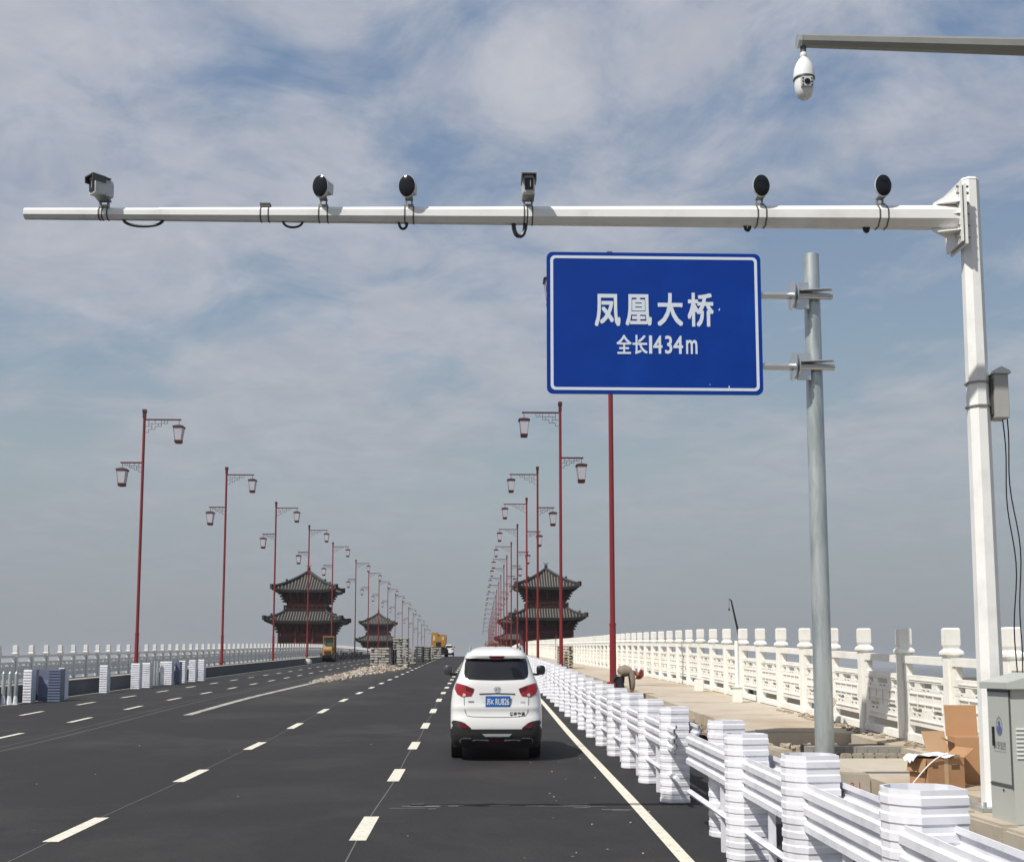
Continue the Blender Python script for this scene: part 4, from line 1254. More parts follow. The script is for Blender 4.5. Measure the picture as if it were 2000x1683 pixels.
def make_car(loc, label, detailed=True):
    t = thing('car', label, 'car', loc, rotx=math.atan(SL))
    zs = [.50, .56, .62, .66, .72, .8, .88, .95, 1.0, 1.05, 1.08, 1.12, 1.2, 1.28, 1.35, 1.42, 1.5, 1.56, 1.62, 1.7, 1.8, 1.9, 1.98, 2.005, 2.03, 2.06, 2.09, 2.12, 2.145, 2.17, 2.19, 2.21, 2.227, 2.24]
    b = body_mesh(zs); body = b.obj('body', M_CARW, t, smooth=True)
    zs = [.26, .30, .36, .42, .5, .56, .60, .635]
    b = body_mesh(zs, .008); b.obj('bumper', M_CARD_, t, smooth=True)
    # glass
    g = [(-.60, 2.0), (-.3, 2.02), (0, 2.03), (.3, 2.02), (.60, 2.0), (.63, 1.9), (.64, 1.72), (.62, 1.64), (.55, 1.60), (.3, 1.585), (0, 1.578), (-.3, 1.585), (-.55, 1.60), (-.62, 1.64), (-.64, 1.72), (-.63, 1.9)]
    patch(g, .004).obj('rear_window', M_CGLASS, t, smooth=True)
    for s in (-1, 1):
        # side glass as a sheet following the body side
        b = MB(); rows = [1.52, 1.65, 1.8, 1.95, 2.03]
        cols = [.62, 1.2, 1.8, 2.4, 2.75]
        vs = []
        for z in rows:
            w = half_at(z)
            for y in cols:
                yy = min(y + (z - 1.5) * .25, lerp_tab(YFT, z) - .35)
                vs.append((s * (w + .004), yy, z))
        n = len(cols)
        b.add(vs, [(j * n + i, j * n + i + 1, (j + 1) * n + i + 1, (j + 1) * n + i) for j in range(len(rows) - 1) for i in range(n - 1)])
        b.obj('side_window', M_CGLASS, t, smooth=True)
    b = MB()
    w0, w1 = .66, .52
    b.add([(-w0, 3.19, 1.445), (w0, 3.19, 1.445), (w1, 2.335, 2.08), (-w1, 2.335, 2.08)], [(0, 1, 2, 3)])
    b.v = [(x, y + .02, z) for x, y, z in b.v]
    b.obj('windscreen', M_CGLASS, t)
    for s in (-1, 1):
        pl = [(.82, 1.512), (.80, 1.53), (.62, 1.485), (.438, 1.417), (.465, 1.335), (.50, 1.275), (.68, 1.258), (.78, 1.31), (.825, 1.40)]
        lt = patch([(s * x, z) for x, z in pl], .012).obj('tail_lamp', M_TAIL, t, smooth=True)
        if detailed:
            patch([(s * x, z) for x, z in [(.61, 1.478), (.445, 1.414), (.468, 1.34), (.60, 1.385)]], .016).obj('lamp_segment', M_TAILD, lt)
            patch([(s * x, z) for x, z in [(.64, 1.33), (.60, 1.30), (.62, 1.27), (.67, 1.265), (.66, 1.32)]], .018).obj('reversing_lamp', mat('clear lamp', (.6, .45, .42), .2), lt)
        pl = [(.50, .66), (.55, .70), (.62, .755), (.70, .785), (.80, .80), (.905, .80), (.906, .60), (.5, .60)]
        patch([(s * x, z) for x, z in pl], .010).obj('bumper_corner', M_CARD_, t, smooth=True)
        pl = [(.52, .655), (.57, .715), (.65, .755), (.74, .765), (.70, .675), (.66, .65)]
        patch([(s * x, z) for x, z in pl], .018).obj('fog_reflector', M_TAILD, t, smooth=True)
        # wheels
        for yc in (.95, 3.45):
            b = MB(); b.tube((s * .68, 0, 0), (s * .895, 0, 0), .345, .335, 28)
            b.v = [(x, y + yc, z * 1.28 + .44) for x, y, z in b.v]
            wl_ = b.obj('wheel', M_RUBBER, t, smooth=True)
            b = MB(); b.tube((s * .88, 0, 0), (s * .905, 0, 0), .22, .21, 20); b.v = [(x, y + yc, z * 1.28 + .44) for x, y, z in b.v]
            b.obj('rim', M_CHROME, wl_, smooth=True)
        # mirrors
        b = MB(); b.lathe([(.02, -.10), (.085, -.085), (.105, -.02), (.10, .06), (.07, .10), (.01, .11)], c=(s * 1.015, 2.62, 1.72), n=18, sx=.95, sy=.62)
        mr = b.obj('door_mirror', mat('mirror shell', (.05, .05, .052), .3) if s < 0 else M_BLACK, t, smooth=True)
        b = MB(); b.box((s * .90, 2.66, 1.63), (.16, .06, .05)); b.obj('mirror_arm', M_BLACK, mr)
        # roof rail
        b = MB(); pts = [Vector((s * (.535 - .004 * k), .55 + .17 * k, 2.12 + .13 * math.sin(PI * min(max(k / 9, 0.0), 1)) ** .3)) for k in range(10)]
        b.path(pts, .024, 8); b.obj('roof_rail', M_CHROME, t, smooth=True)
    if not detailed:
        return t
    # tailgate lines
    def line(pts, w=.006, off=.006):
        b = MB()
        vs = []
        P = [Vector((x, z)) for x, z in pts]
        for i, p in enumerate(P):
            a = P[max(i - 1, 0)]; c = P[min(i + 1, len(P) - 1)]; d = (c - a).normalized(); nn = Vector((-d.y, d.x)) * w
            for q in (p - nn, p + nn): vs.append((q.x, back_y(q.x, q.y) - off, q.y))
        b.add(vs, [(2 * i, 2 * i + 1, 2 * i + 3, 2 * i + 2) for i in range(len(P) - 1)])
        return b
    for s in (-1, 1):
        line([(s * .64, 1.27), (s * .635, 1.15), (s * .62, 1.0), (s * .60, .93), (s * .57, .89), (s * .45, .875), (s * .2, .868), (0, .866)]).obj('tailgate_gap', M_GAP, t)
    line([(-.34, 1.315), (0, 1.325), (.37, 1.315)], .010, .014).obj('handle_strip', M_CARD_, t)
    patch([(-.33, 1.30), (.35, 1.30), (.28, 1.06), (-.25, 1.06)], .003).obj('plate_recess', mat('recess paint', (.62, .62, .61), .35), t)
    # plate
    pt = MB(); yb = back_y(.24, 1.17) - .035
    pt.bx(-.215, .272, yb, yb + .02, 1.06, 1.275); pl = pt.obj('number_plate', M_PLATE, t, bevel=.004)
    pl.parent = t
    lettering('苏K', -.12, 1.165, .14, .125, pl, M_DOME, .012, yb - .003)
    lettering('RU826', .115, 1.165, .27, .125, pl, M_DOME, .012, yb - .003)
    # number plate, badge and stick-on letters
    b = MB(); n = 28
    def oval(cx_, cz_, rx, rz, w):
        a = [(cx_ + rx * math.cos(2 * PI * k / n), cz_ + rz * math.sin(2 * PI * k / n)) for k in range(n)]
        c = [(cx_ + (rx - w) * math.cos(2 * PI * k / n), cz_ + (rz - w) * math.sin(2 * PI * k / n)) for k in range(n)]
        vv = [(x, back_y(x, z) - .014, z) for x, z in a + c]
        b.add(vv, [(i, (i + 1) % n, n + (i + 1) % n, n + i) for i in range(n)])
    oval(.018, 1.405, .066, .052, .010)
    for pts in ([(-.022, 1.37), (-.005, 1.405), (-.012, 1.44)], [(.045, 1.37), (.038, 1.405), (.055, 1.44)], [(-.008, 1.40), (.018, 1.412), (.042, 1.404)]):
        l = line(pts, .007, .014); b.add(l.v, l.f)
    b.obj('badge', mat('badge chrome', (.30, .32, .33), .3, metal=.5), t)
    me = text_mesh('华泰交通', 1.0, .03, spacing=1.15)
    xs = [v.co.x for v in me.vertices]; zz = [v.co.z for v in me.vertices]
    for v in me.vertices:
        x = v.co.x * .30 / (max(xs) - min(xs)) + .41; z = v.co.z * .085 / (max(zz) - min(zz)) + .925
        v.co = Vector((x, back_y(x, z) - .010, z))
    me.materials.append(M_BLACK); link('lettering', me, t)
    patch([(-.555, 1.18), (-.445, 1.18), (-.445, 1.155), (-.555, 1.155)], .010).obj('model_badge', mat('badge chrome', (.3, .32, .33), .3), t)
    patch([(.47, 1.175), (.56, 1.175), (.56, 1.15), (.47, 1.15)], .010).obj('model_badge', mat('pale badge', (.5, .52, .55), .3), t)
    patch([(-.15, 2.055), (.17, 2.055), (.14, 2.005), (-.12, 2.005)], .012).obj('brake_lamp', M_TAILD, t)
    b = MB(); b.tube((0, 1.0, 2.235), (0, 1.10, 2.31), .028, .006, 8); b.obj('aerial', M_BLACK, t)
    b = line([(-.52, .935), (0, .925), (.52, .935)], .010, .004)
    # lower bumper trim
    patch([(-.28, .545), (.30, .545), (.25, .485), (-.22, .485)], .020).obj('skid_plate', M_SILV, t)
    for s in (-1, 1):
        patch([(s * x, z) for x, z in [(.50, .47), (.66, .47), (.67, .445), (.49, .445)]], .022).obj('exhaust_trim', M_CHROME, t)
        patch([(s * x, z) for x, z in [(.16, .435), (.46, .435), (.48, .405), (.42, .40), (.40, .418), (.22, .418), (.19, .40), (.14, .405)]], .022).obj('lower_trim', M_CHROME, t)
        patch([(s * x, z) for x, z in [(.50, .44), (.66, .44), (.64, .38), (.52, .38)]], .019).obj('exhaust', M_BLACK, t)
        line([(s * .68, .46), (s * .72, .40), (s * .70, .36)], .008, .02).obj('diffuser_edge', M_BRKT, t)
    patch([(-.14, .42), (.14, .42), (.14, .385), (-.14, .385)], .020).obj('rear_reflector', M_TAILD, t)
    return t
make_car((.405, 23.2, G(.4, 23.2)), 'white sport utility car driving away in the lane beside the guardrail')
o = make_car((-5.15, 224, G(-5, 224)), 'small white car far ahead on the crest by the yellow truck', False)

# ------------------------------------------------------------------ pavilions
def roof(b, hw, he, z_e, z_t, tw, lift, ribs, mi_rib, mi_under, n=22, curve=1.6, ribw=.16):
    """hipped roof skirt from half width hw at the eave (height z_e) up to half width tw (height z_t); corners lift and reach out"""
    def P(side, u, v):
        # u in -1..1 along the eave, v 0 eave..1 top
        w = hw + (tw - hw) * v
        k = abs(u) ** 5 * (1 - v) ** 1.5
        x = u * (w + .55 * k); y = -(w + .55 * k)
        z = z_e + (z_t - z_e) * (v ** curve * .55 + v * .45) + lift * k
        a = side * PI / 2
        return (x * math.cos(a) - y * math.sin(a), x * math.sin(a) + y * math.cos(a), z)
    m = 8
    for side in range(4):
        b.mi = mi_under
        vs = [P(side, -1 + 2 * i / n, j / m) for j in range(m + 1) for i in range(n + 1)]
        b.add(vs, [(j * (n + 1) + i, j * (n + 1) + i + 1, (j + 1) * (n + 1) + i + 1, (j + 1) * (n + 1) + i) for j in range(m) for i in range(n)])
        # underside / fascia
        low = [(x * .985, y * .985, z - .42) for x, y, z in [P(side, -1 + 2 * i / n, 0) for i in range(n + 1)]]
        inn = [(x * .72, y * .72, z_e - .55) for x, y, z in [P(side, -1 + 2 * i / n, 0) for i in range(n + 1)]]
        top_ = [P(side, -1 + 2 * i / n, 0) for i in range(n + 1)]
        b.add(top_ + low + inn, [(i, i + 1, n + 2 + i, n + 1 + i) for i in range(n)] + [(n + 1 + i, n + 2 + i, 2 * n + 3 + i, 2 * n + 2 + i) for i in range(n)])
        # tile ribs run straight up the slope
        b.mi = mi_rib
        for r_ in range(ribs):
            u0 = -0.97 + 1.94 * (r_ + .5) / ribs
            x0 = u0 * hw
            rowsv = []
            for j in range(m + 1):
                v = j / m
                w = hw + (tw - hw) * v
                if abs(x0) > w * .995: break
                u = x0 / w
                k = abs(u) ** 5 * (1 - v) ** 1.5
                z = z_e + (z_t - z_e) * (v ** curve * .55 + v * .45) + lift * k + .02
                y = -(w + .55 * k) - (.03 if j == 0 else 0)
                rowsv.append((x0 + .55 * k * (1 if u > 0 else -1) * 1.0, y, z))
            if len(rowsv) < 2: continue
            a = side * PI / 2; ca, sa = math.cos(a), math.sin(a)
            vs = []
            for (x, y, z) in rowsv:
                for dx_, dz_ in ((-ribw / 2, 0), (-ribw / 4, .09), (ribw / 4, .09), (ribw / 2, 0)):
                    xx = x + dx_; vs.append((xx * ca - y * sa, xx * sa + y * ca, z + dz_))
            fs = [(4 * j + c, 4 * j + c + 1, 4 * j + 5 + c, 4 * j + 4 + c) for j in range(len(rowsv) - 1) for c in range(3)] + [(0, 1, 2, 3)]
            b.add(vs, fs)
    return P
def pavilion(loc, label, rz=0):
    t = thing('pavilion', label, 'pavilion', loc, rz, group='two-storey Chinese pavilions flanking the bridge')
    b = MB(); b.bx(-5.1, 5.1, -5.1, 5.1, -14, 0); b.bx(-5.5, 5.5, -5.5, 5.5, -.5, 0.0); b.obj('pier', M_STONEP, t)
    b = MB(); b.bx(-3.9, 3.9, -3.9, 3.9, 0, 5.2); b.obj('lower_wall', M_WOODR, t)
    cb = MB(); cb.tube((0, 0, 0), (0, 0, 4.9), .22, .20, 10); cm = cb.mesh('column', M_WOODR)
    for x in (-4.1, -1.4, 1.4, 4.1):
        for y in (-4.1, 4.1): link('column', cm, t, (x, y, 0))
    for y in (-1.4, 1.4):
        for x in (-4.1, 4.1): link('column', cm, t, (x, y, 0))
    wm = MB(); wm.bx(-.9, .9, -.05, .05, .9, 3.3); wme = wm.mesh('lattice_window', M_WOODD)
    for a in range(4):
        for x in (-2.7, 0, 2.7):
            o = link('lattice_window', wme, t, (x * math.cos(a * PI / 2) + 3.94 * math.sin(a * PI / 2), x * math.sin(a * PI / 2) - 3.94 * math.cos(a * PI / 2), 0)); o.rotation_euler = (0, 0, a * PI / 2)
    def brackets(z0, hw, n, rows, name='bracket_course'):
        b = MB()
        for a in range(4):
            ca, sa = math.cos(a * PI / 2), math.sin(a * PI / 2)
            for r_ in range(rows):
                w = hw + .20 * r_
                b.mi = 0
                c = (0 * ca + w * sa, 0 * sa - w * ca, z0 + .42 * r_)
                s = (2 * w + .1, .22, .16) if a % 2 == 0 else (.22, 2 * w + .1 - .44, .16)
                b.box(c, s)
                for i in range(n):
                    x = -w + 2 * w * i / (n - 1)
                    yy = w + .12
                    b.mi = 0; b.box((x * ca + yy * sa, x * sa - yy * ca, z0 + .42 * r_ + .2), (.34 if a % 2 == 0 else .55, .55 if a % 2 == 0 else .34, .22))
                    b.mi = 1; yy = w + .42
                    if 0 < i < n - 1 and i % 2: b.box((x * ca + yy * sa, x * sa - yy * ca, z0 + .42 * r_ + .2), (.26 if a % 2 == 0 else .05, .05 if a % 2 == 0 else .26, .10))
        # corner arms reach outwards
        b.mi = 0
        for sx_ in (-1, 1):
            for sy_ in (-1, 1):
                for r_ in range(rows):
                    w = hw + .20 * r_ + .12
                    b.box((sx_ * w, sy_ * w, z0 + .42 * r_ + .1), (.62, .62, .26), Matrix.Rotation(R(45), 3, 'Z'))
        return b.obj(name, [M_WOODD, M_WOODL], t)
    brackets(3.9, 4.05, 9, 4)
    b = MB(); roof(b, 5.75, 0, 5.75, 7.35, 3.35, .38, 25, 0, 1, ribw=.20); b.mi = 2
    lr = b.obj('lower_roof', [M_TILE, M_TILED, M_RIDGE], t)
    b = MB()
    for sx_ in (-1, 1):
        for sy_ in (-1, 1):
            N = 10
            for i in range(N):
                v0, v1 = i / N, (i + 1) / N
                def q(v):
                    w = 5.75 + (3.35 - 5.75) * v; k = (1 - v) ** 1.5
                    return Vector((sx_ * (w + .55 * k), sy_ * (w + .55 * k), 5.75 + 1.6 * (v ** 1.6 * .55 + v * .45) + .38 * k + .15))
                b.tube(q(v0), q(v1), .22, .22, 6)
            e = q(0); b.box((e.x - sx_ * .1, e.y - sy_ * .1, e.z - .02), (.5, .5, .75), Matrix.Rotation(R(45), 3, 'Z'))
            e = q(.35); b.box((e.x, e.y, e.z + .28), (.25, .25, .4), Matrix.Rotation(R(45), 3, 'Z'))
    b.bx(-3.4, 3.4, -3.45, -3.2, 7.2, 7.6); b.bx(-3.4, 3.4, 3.2, 3.45, 7.2, 7.6); b.bx(-3.45, -3.2, -3.2, 3.2, 7.2, 7.6); b.bx(3.2, 3.45, -3.2, 3.2, 7.2, 7.6)
    b.obj('ridge', M_RIDGE, lr)
    b = MB(); b.bx(-3.1, 3.1, -3.1, 3.1, 5.3, 10.4); b.obj('upper_wall', M_WOODR, t)
    # balcony rail
    b = MB()
    for a in range(4):
        ca, sa = math.cos(a * PI / 2), math.sin(a * PI / 2)
        for z in (7.75, 8.35):
            b.box((3.5 * sa, -3.5 * ca, z), (7.0, .1, .12) if a % 2 == 0 else (.1, 6.8, .12))
        for i in range(10):
            x = -3.4 + .75 * i; b.box((x * ca + 3.5 * sa, x * sa - 3.5 * ca, 8.0), (.09, .09, .8))
    b.obj('balcony', M_WOODD, t)
    brackets(8.9, 3.2, 7, 4)
    b = MB(); roof(b, 4.75, 0, 10.85, 14.1, .12, .42, 21, 0, 1, ribw=.20, curve=1.5)
    ur = b.obj('upper_roof', [M_TILE, M_TILED], t)
    b = MB()
    for sx_ in (-1, 1):
        for sy_ in (-1, 1):
            N = 12
            def q(v):
                w = 4.75 + (.12 - 4.75) * v; k = (1 - v) ** 1.5
                return Vector((sx_ * (w + .55 * k), sy_ * (w + .55 * k), 10.85 + 3.25 * (v ** 1.5 * .55 + v * .45) + .42 * k + .16))
            for i in range(N): b.tube(q(i / N), q((i + 1) / N), .22, .22, 6)
            e = q(0); b.box((e.x - sx_ * .1, e.y - sy_ * .1, e.z - .05), (.5, .5, .8), Matrix.Rotation(R(45), 3, 'Z'))
            e = q(.4); b.box((e.x, e.y, e.z + .28), (.25, .25, .45), Matrix.Rotation(R(45), 3, 'Z'))
    b.obj('ridge', M_RIDGE, ur)
    b = MB(); b.lathe([(.45, 13.9), (.40, 14.3), (.22, 14.45), (.30, 14.6), (.28, 14.8), (.14, 14.95), (.10, 15.1), (.03, 15.2)], n=14)
    for s in (-1, 1):
        pts = [Vector((s * (.10 + .28 * math.sin(k * .45)), 0, 14.95 + .12 * k - .012 * k * k)) for k in range(7)]
        b.path(pts, .05, 6)
    b.obj('finial', M_RIDGE, ur, smooth=True)
    return t
# base height: top of finial and eaves follow from the photo's angles
PZ = SL * 197 + prof(197)
pv1 = pavilion((-28.1, 197, PZ - .05), 'two-storey red pavilion with grey tiled roofs, behind the far balustrade and closest')
for loc, lab in (((11.75, 197, PZ + .5), 'two-storey red pavilion beyond the near sidewalk, behind the row of lamps'),
                 ((-29.8, 359, SL * 359 + prof(359) + .3), 'smaller distant pavilion between the far lamps, behind the plank stacks'),
                 ((11.9, 359, SL * 359 + prof(359) + .8), 'distant pavilion mostly hidden behind the near right-hand pavilion')):
    c = copy_tree(pv1); c.location = loc; c['label'] = lab

# ------------------------------------------------------------------ stacks, machines and people far along the deck
def stack(x, y, w, d, layers, lh, gap, label, name='plank_stack', m=None, piers=2, lean=0.0, pm=None, base=None):
    z = base if base is not None else G(x, y)
    t = thing(name, label, 'stack', (x, y, z), group='stacks of planks and slabs stored on the bridge')
    r_ = random.Random(int(x * 10 + y))
    for k in range(layers):
        b = MB(); n = 5
        for i in range(n):
            b.bx(-w / 2 + w * i / n + .01 + r_.uniform(-.02, .02), -w / 2 + w * (i + 1) / n - .01, -d / 2 + r_.uniform(-.12, .12), d / 2 + r_.uniform(-.12, .12), k * (lh + gap) + gap, k * (lh + gap) + gap + lh)
        b.obj('plank_layer', pm or M_TIMBG, t)
        b = MB()
        for i in range(piers):
            xx = -w / 2 + .12 + (w - .24) * i / max(piers - 1, 1)
            b.bx(xx - .05, xx + .05, -d / 2, d / 2, k * (lh + gap), k * (lh + gap) + gap - .002)
        b.obj('spacer', M_SHUT, t)
    return t
stack(-8.0, 99, 1.55, 2.2, 8, .14, .07, 'low wide stack of pale planks beside the rubble heap')
stack(-7.15, 103, .45, 2.0, 5, .05, .25, 'dark narrow crate pile against the low wide stack', pm=M_SHUT)
stack(-6.75, 106.5, 1.35, 2.2, 11, .12, .11, 'tallest pale plank stack with dark gaps between layers', piers=3)
stack(-6.3, 115, 1.0, 2.0, 7, .14, .09, 'pale plank stack behind the tallest stack')
stack(-5.95, 124, .9, 2.0, 7, .12, .12, 'dark shutter stack between the pale stacks', pm=M_SHUT)
stack(-5.5, 131, .9, 2.0, 6, .12, .14, 'second dark shutter stack farther along', pm=M_SHUT)
stack(-5.95, 143, 1.5, 2.0, 6, .17, .12, 'pale plank stack near the yellow truck, left')
stack(-5.2, 150, 1.5, 2.0, 5, .17, .12, 'pale plank stack under the yellow truck boom')
stack(5.75, 76, 1.0, 1.7, 8, .10, .08, 'neat stack of timber boards on the sidewalk behind the second lamp', base=RS(76), pm=M_TIMB)
stack(5.45, 73.3, .6, .8, 7, .09, .07, 'short untidy timber pile left of the neat board stack', base=RS(73.3), pm=M_TIMB)

# rubble heap on the centre line
rb = MB(); r5 = random.Random(5)
for k in range(1500):
    y = r5.uniform(64, 101); f = (y - 64) / 37
    x = -8.65 + 1.3 * f + r5.gauss(0, .25 + .65 * f)
    hgt = (.02 + .32 * f) * math.exp(-((x + 8.65 - 1.3 * f) / (.4 + .9 * f)) ** 2)
    rs = r5
    chunk(rb, x, y, G(x, y) + r5.uniform(0, 1) * hgt, r5.choice([.04, .07, .1, .14]) * (.6 + .6 * f))
tag(rb.obj('rubble_heap', M_RUB), 'long low heap of pale and reddish broken rubble on the centre line', None, None, 'stuff')

# yellow road roller
def wheel(b, x0, x1, y, z, r, n=22, k=1.3):
    m = MB(); m.tube((x0, 0, 0), (x1, 0, 0), r, r, n); m.v = [(a, c + y, d * k + z) for a, c, d in m.v]; b.add(m.v, m.f)
t = thing('road_roller', 'small yellow roller with open canopy parked by the far kerb', 'roller', (-18.6, 148, G(-18.6, 148)))
b = MB(); b.bx(-.62, .62, 0, 2.4, .85, 1.55); b.prism([(0, 1.55), (1.1, 1.55), (1.1, 2.0), (.15, 1.9)], -.55, .55, 'x'); b.obj('body', M_YEL, t, bevel=.05)
b = MB(); b.bx(-.75, .75, .9, 2.5, 3.15, 3.28); b.obj('canopy', M_YEL, t, bevel=.03)
b = MB()
for x in (-.66, .66):
    for y in (1.0, 2.4): b.tube((x, y, 1.5), (x, y, 3.15), .045, n=6)
b.obj('post', M_YEL, t)
b = MB(); b.bx(-.55, .55, 1.3, 1.34, 2.05, 3.1); b.obj('windscreen', mat('green cab glass', (.06, .10, .085), .2), t)
for x in (-.75, .75):
    b = MB(); wheel(b, x - .2, x + .2, .45, .58, .44); b.obj('wheel', M_RUBBER, t)
b = MB(); wheel(b, -.8, .8, 3.0, .60, .46); b.obj('drum', M_ROD, t)
b = MB(); b.bx(-.95, .95, .1, 2.2, .55, .85); b.obj('chassis', M_BLACK, t)
b = MB(); b.bx(-.4, .4, -.1, .0, 1.0, 1.4); b.obj('rear_grille', M_CARD_, t)

# yellow truck crane
t = thing('crane_truck', 'yellow truck crane seen from behind on the crest of the bridge', 'truck crane', (-5.75, 182, G(-5.7, 182)))
b = MB(); b.bx(-.55, 1.15, 0, 7.5, .9, 1.5); b.obj('chassis', M_BLACK, t, bevel=.05)
b = MB(); b.prism([(-1.2, 1.55), (.95, 1.55), (1.15, 2.4), (1.15, 3.4), (.4, 3.5), (.35, 3.2), (-.1, 3.2), (-.15, 3.75), (-1.15, 3.75), (-1.2, 2.6)], -.2, 2.4, 'y'); b.obj('counterweight', M_YEL, t, bevel=.05)
b = MB(); b.bx(-.2, .35, .5, 9, 3.0, 3.5); b.obj('boom', M_YEL, t)
b = MB(); b.bx(-1.1, -.2, 5.5, 7.5, 1.5, 3.3); b.obj('cab', M_YEL, t, bevel=.06)
for y in (.8, 2.2, 6.2):
    for x in (-.6, 1.1):
        b = MB(); wheel(b, x - .2, x + .2, y, .62, .48); b.obj('wheel', M_RUBBER, t)
b = MB(); b.bx(-.9, -.55, -.24, -.2, 2.5, 3.3); b.bx(.5, .8, -.24, -.2, 2.6, 3.1); b.obj('rear_panel', mat('pale panel', (.5, .45, .33), .5), t)
b = MB(); b.bx(-.45, .3, -.25, -.2, 1.7, 2.3); b.obj('grille', M_BLACK, t)
b = MB(); b.bx(.0, 1.1, -.1, 0, .35, .9); b.obj('mudguard', M_BLACK, t)

# parked motorbikes in front of the far railing
def scooter():
    t = thing('motorbike', 'x', 'motorbike')
    for y in (0, 1.25):
        b = MB(); b.lathe([(.25, -.05), (.31, -.04), (.31, .04), (.25, .05)], n=18, rot=Matrix.Rotation(R(90), 3, 'Y')); b.v = [(a, c + y, d * 1.3 + .42) for a, c, d in b.v]
        b.obj('wheel', M_RUBBER, t)
    b = MB(); b.prism([(.05, .5), (.9, .45), (1.05, .7), (.95, 1.0), (.55, .85), (.1, 1.0), (-.15, .85)], -.13, .13, 'x'); b.obj('body', mat('bike dark', (.03, .028, .03), .4), t, bevel=.03)
    b = MB(); b.bx(-.14, .14, -.1, .6, .98, 1.1); b.obj('seat', M_BLACK, t, bevel=.03)
    b = MB(); b.tube((0, 1.2, .45), (0, .98, 1.35), .035, n=8); b.tube((-.33, .95, 1.4), (.33, .95, 1.4), .022, n=8); b.tube((-.3, .97, 1.4), (-.34, 1.0, 1.62), .012, n=6); b.tube((.3, .97, 1.4), (.34, 1.0, 1.62), .012, n=6)
    b.obj('handlebar', M_BLACK, t)
    return t
sc0 = scooter()
labs = ['leftmost dark motorbike beside the roller', 'dark motorbike, second from the roller', 'dark motorbike in the middle of the parked group', 'dark motorbike, fourth from the roller', 'dark motorbike, second from the end of the group', 'rightmost dark motorbike, parked before the distant pavilion']
for i, (x, y, rz) in enumerate(((-18.3, 156, 70), (-18.0, 160, 25), (-17.9, 164, 60), (-17.6, 168, 15), (-17.2, 170, 75), (-16.8, 173, 40))):
    o = sc0 if i == 0 else copy_tree(sc0)
    o.location = (x, y, G(x, y)); o.rotation_euler = (0, 0, R(rz)); o['label'] = labs[i]; o['group'] = 'motorbikes parked before the far railing'

# sack
b = MB(); b.lathe([(.25, 0), (.42, .12), (.44, .35), (.36, .55), (.18, .62), (.02, .64)], n=14, sx=1.3); o = b.obj('sack', mat('white sack', (.62, .60, .57), .9, var=.15, bump=.4), None, smooth=True)
o.location = (-19.0, 133, G(-19, 133)); tag(o, 'white woven sack at the foot of a red lamp left of the roller', 'sack')
b = MB(); b.lathe([(.18, 0), (.24, .15), (.24, .45), (.16, .62), (.05, .68)], n=12); o = b.obj('sack', mat('green sack', (.03, .045, .03), .9), None, smooth=True)
o.location = (4.75, 80, G(4.75, 80, .1)); tag(o, 'dark green upright sack beside the third lamp base', 'sack')

# autumn coloured planters on the crest, right
def planter(x, y, c, label, s=1.0):
    t = thing('planter', label, 'planter', (x, y, G(x, y)), group='planted tubs beyond the car on the crest')
    b = MB(); b.frustum((0, 0, 0), (.5, .8), (.6, .95), .5); b.obj('tub', M_TIMBG, t)
    b = MB(); r_ = random.Random(int(x * 7 + y))
    for k in range(520):
        a = r_.uniform(0, 2 * PI); rr = r_.random() ** .5
        px_, py_ = rr * .45 * s * math.cos(a), rr * .7 * s * math.sin(a); pz = .5 + r_.random() * 1.3 * s * (1 - rr * .6)
        q = Matrix.Rotation(r_.uniform(0, 6), 3, 'Z') @ Matrix.Rotation(r_.uniform(-1, 1), 3, 'X')
        u = .09 * s
        b.add([q @ Vector(v) + Vector((px_, py_, pz)) for v in ((-u, 0, 0), (0, -u * .5, 0), (u, 0, 0), (0, u * .5, 0))], [(0, 1, 2, 3)])
    b.obj('foliage', c, t)
M_LFR = mat('red leaves', (.30, .05, .025), .8, var=.4, scale=3, alt=(.36, .14, .06), altscale=2)
M_LFG = mat('olive leaves', (.10, .085, .025), .8, var=.4, scale=3)
for i, (x, y, mm) in enumerate(((5.0, 205, M_LFG), (4.6, 212, M_LFR), (4.2, 222, M_LFR), (3.7, 218, M_LFG), (3.0, 210, M_LFR), (3.3, 226, M_LFG), (2.6, 214, M_LFG), (2.0, 222, M_LFR))):
    planter(x, y, mm, ['olive bushy planter closest to the white balustrade end', 'red leaved planter beside the olive one', 'red leaved planter farther behind', 'olive planter in the middle of the tubs', 'red planter above the car roof aerial', 'olive planter farthest back', 'olive planter near the left end of tubs', 'leftmost red leaved planter above the car roof'][i], 2.0)

# distant crane beyond the balustrade
cz_ = -3.6
t = thing('mobile_crane', 'dark slender crane boom rising beyond the balustrade', 'crane', (34.6, 150, -3.6))
top_ = Vector((-1.75, 0, 7.75 + SL * 150 - cz_)); foot = Vector((.8, 0, 1.8))
b = MB(); b.tube(foot, top_, .26, .10, 6); b.obj('boom', M_BLACK, t)
b = MB(); b.tube(top_, top_ + Vector((-.28, 0, .15)), .07, n=6); b.tube(top_ + Vector((-.28, 0, .15)), top_ + Vector((-.28, 0, -1.1)), .02, n=5); b.box(top_ + Vector((-.28, 0, -1.2)), (.16, .16, .3)); b.obj('hook', M_BLACK, t)
b = MB(); b.bx(-.6, 2.6, -1.2, 1.2, .8, 2.2); b.obj('house', M_YEL, t, bevel=.05)
b = MB(); b.bx(-1.6, 3.0, -1.5, -.9, 0, .8); b.bx(-1.6, 3.0, .9, 1.5, 0, .8); b.obj('track', M_BLACK, t, bevel=.15)

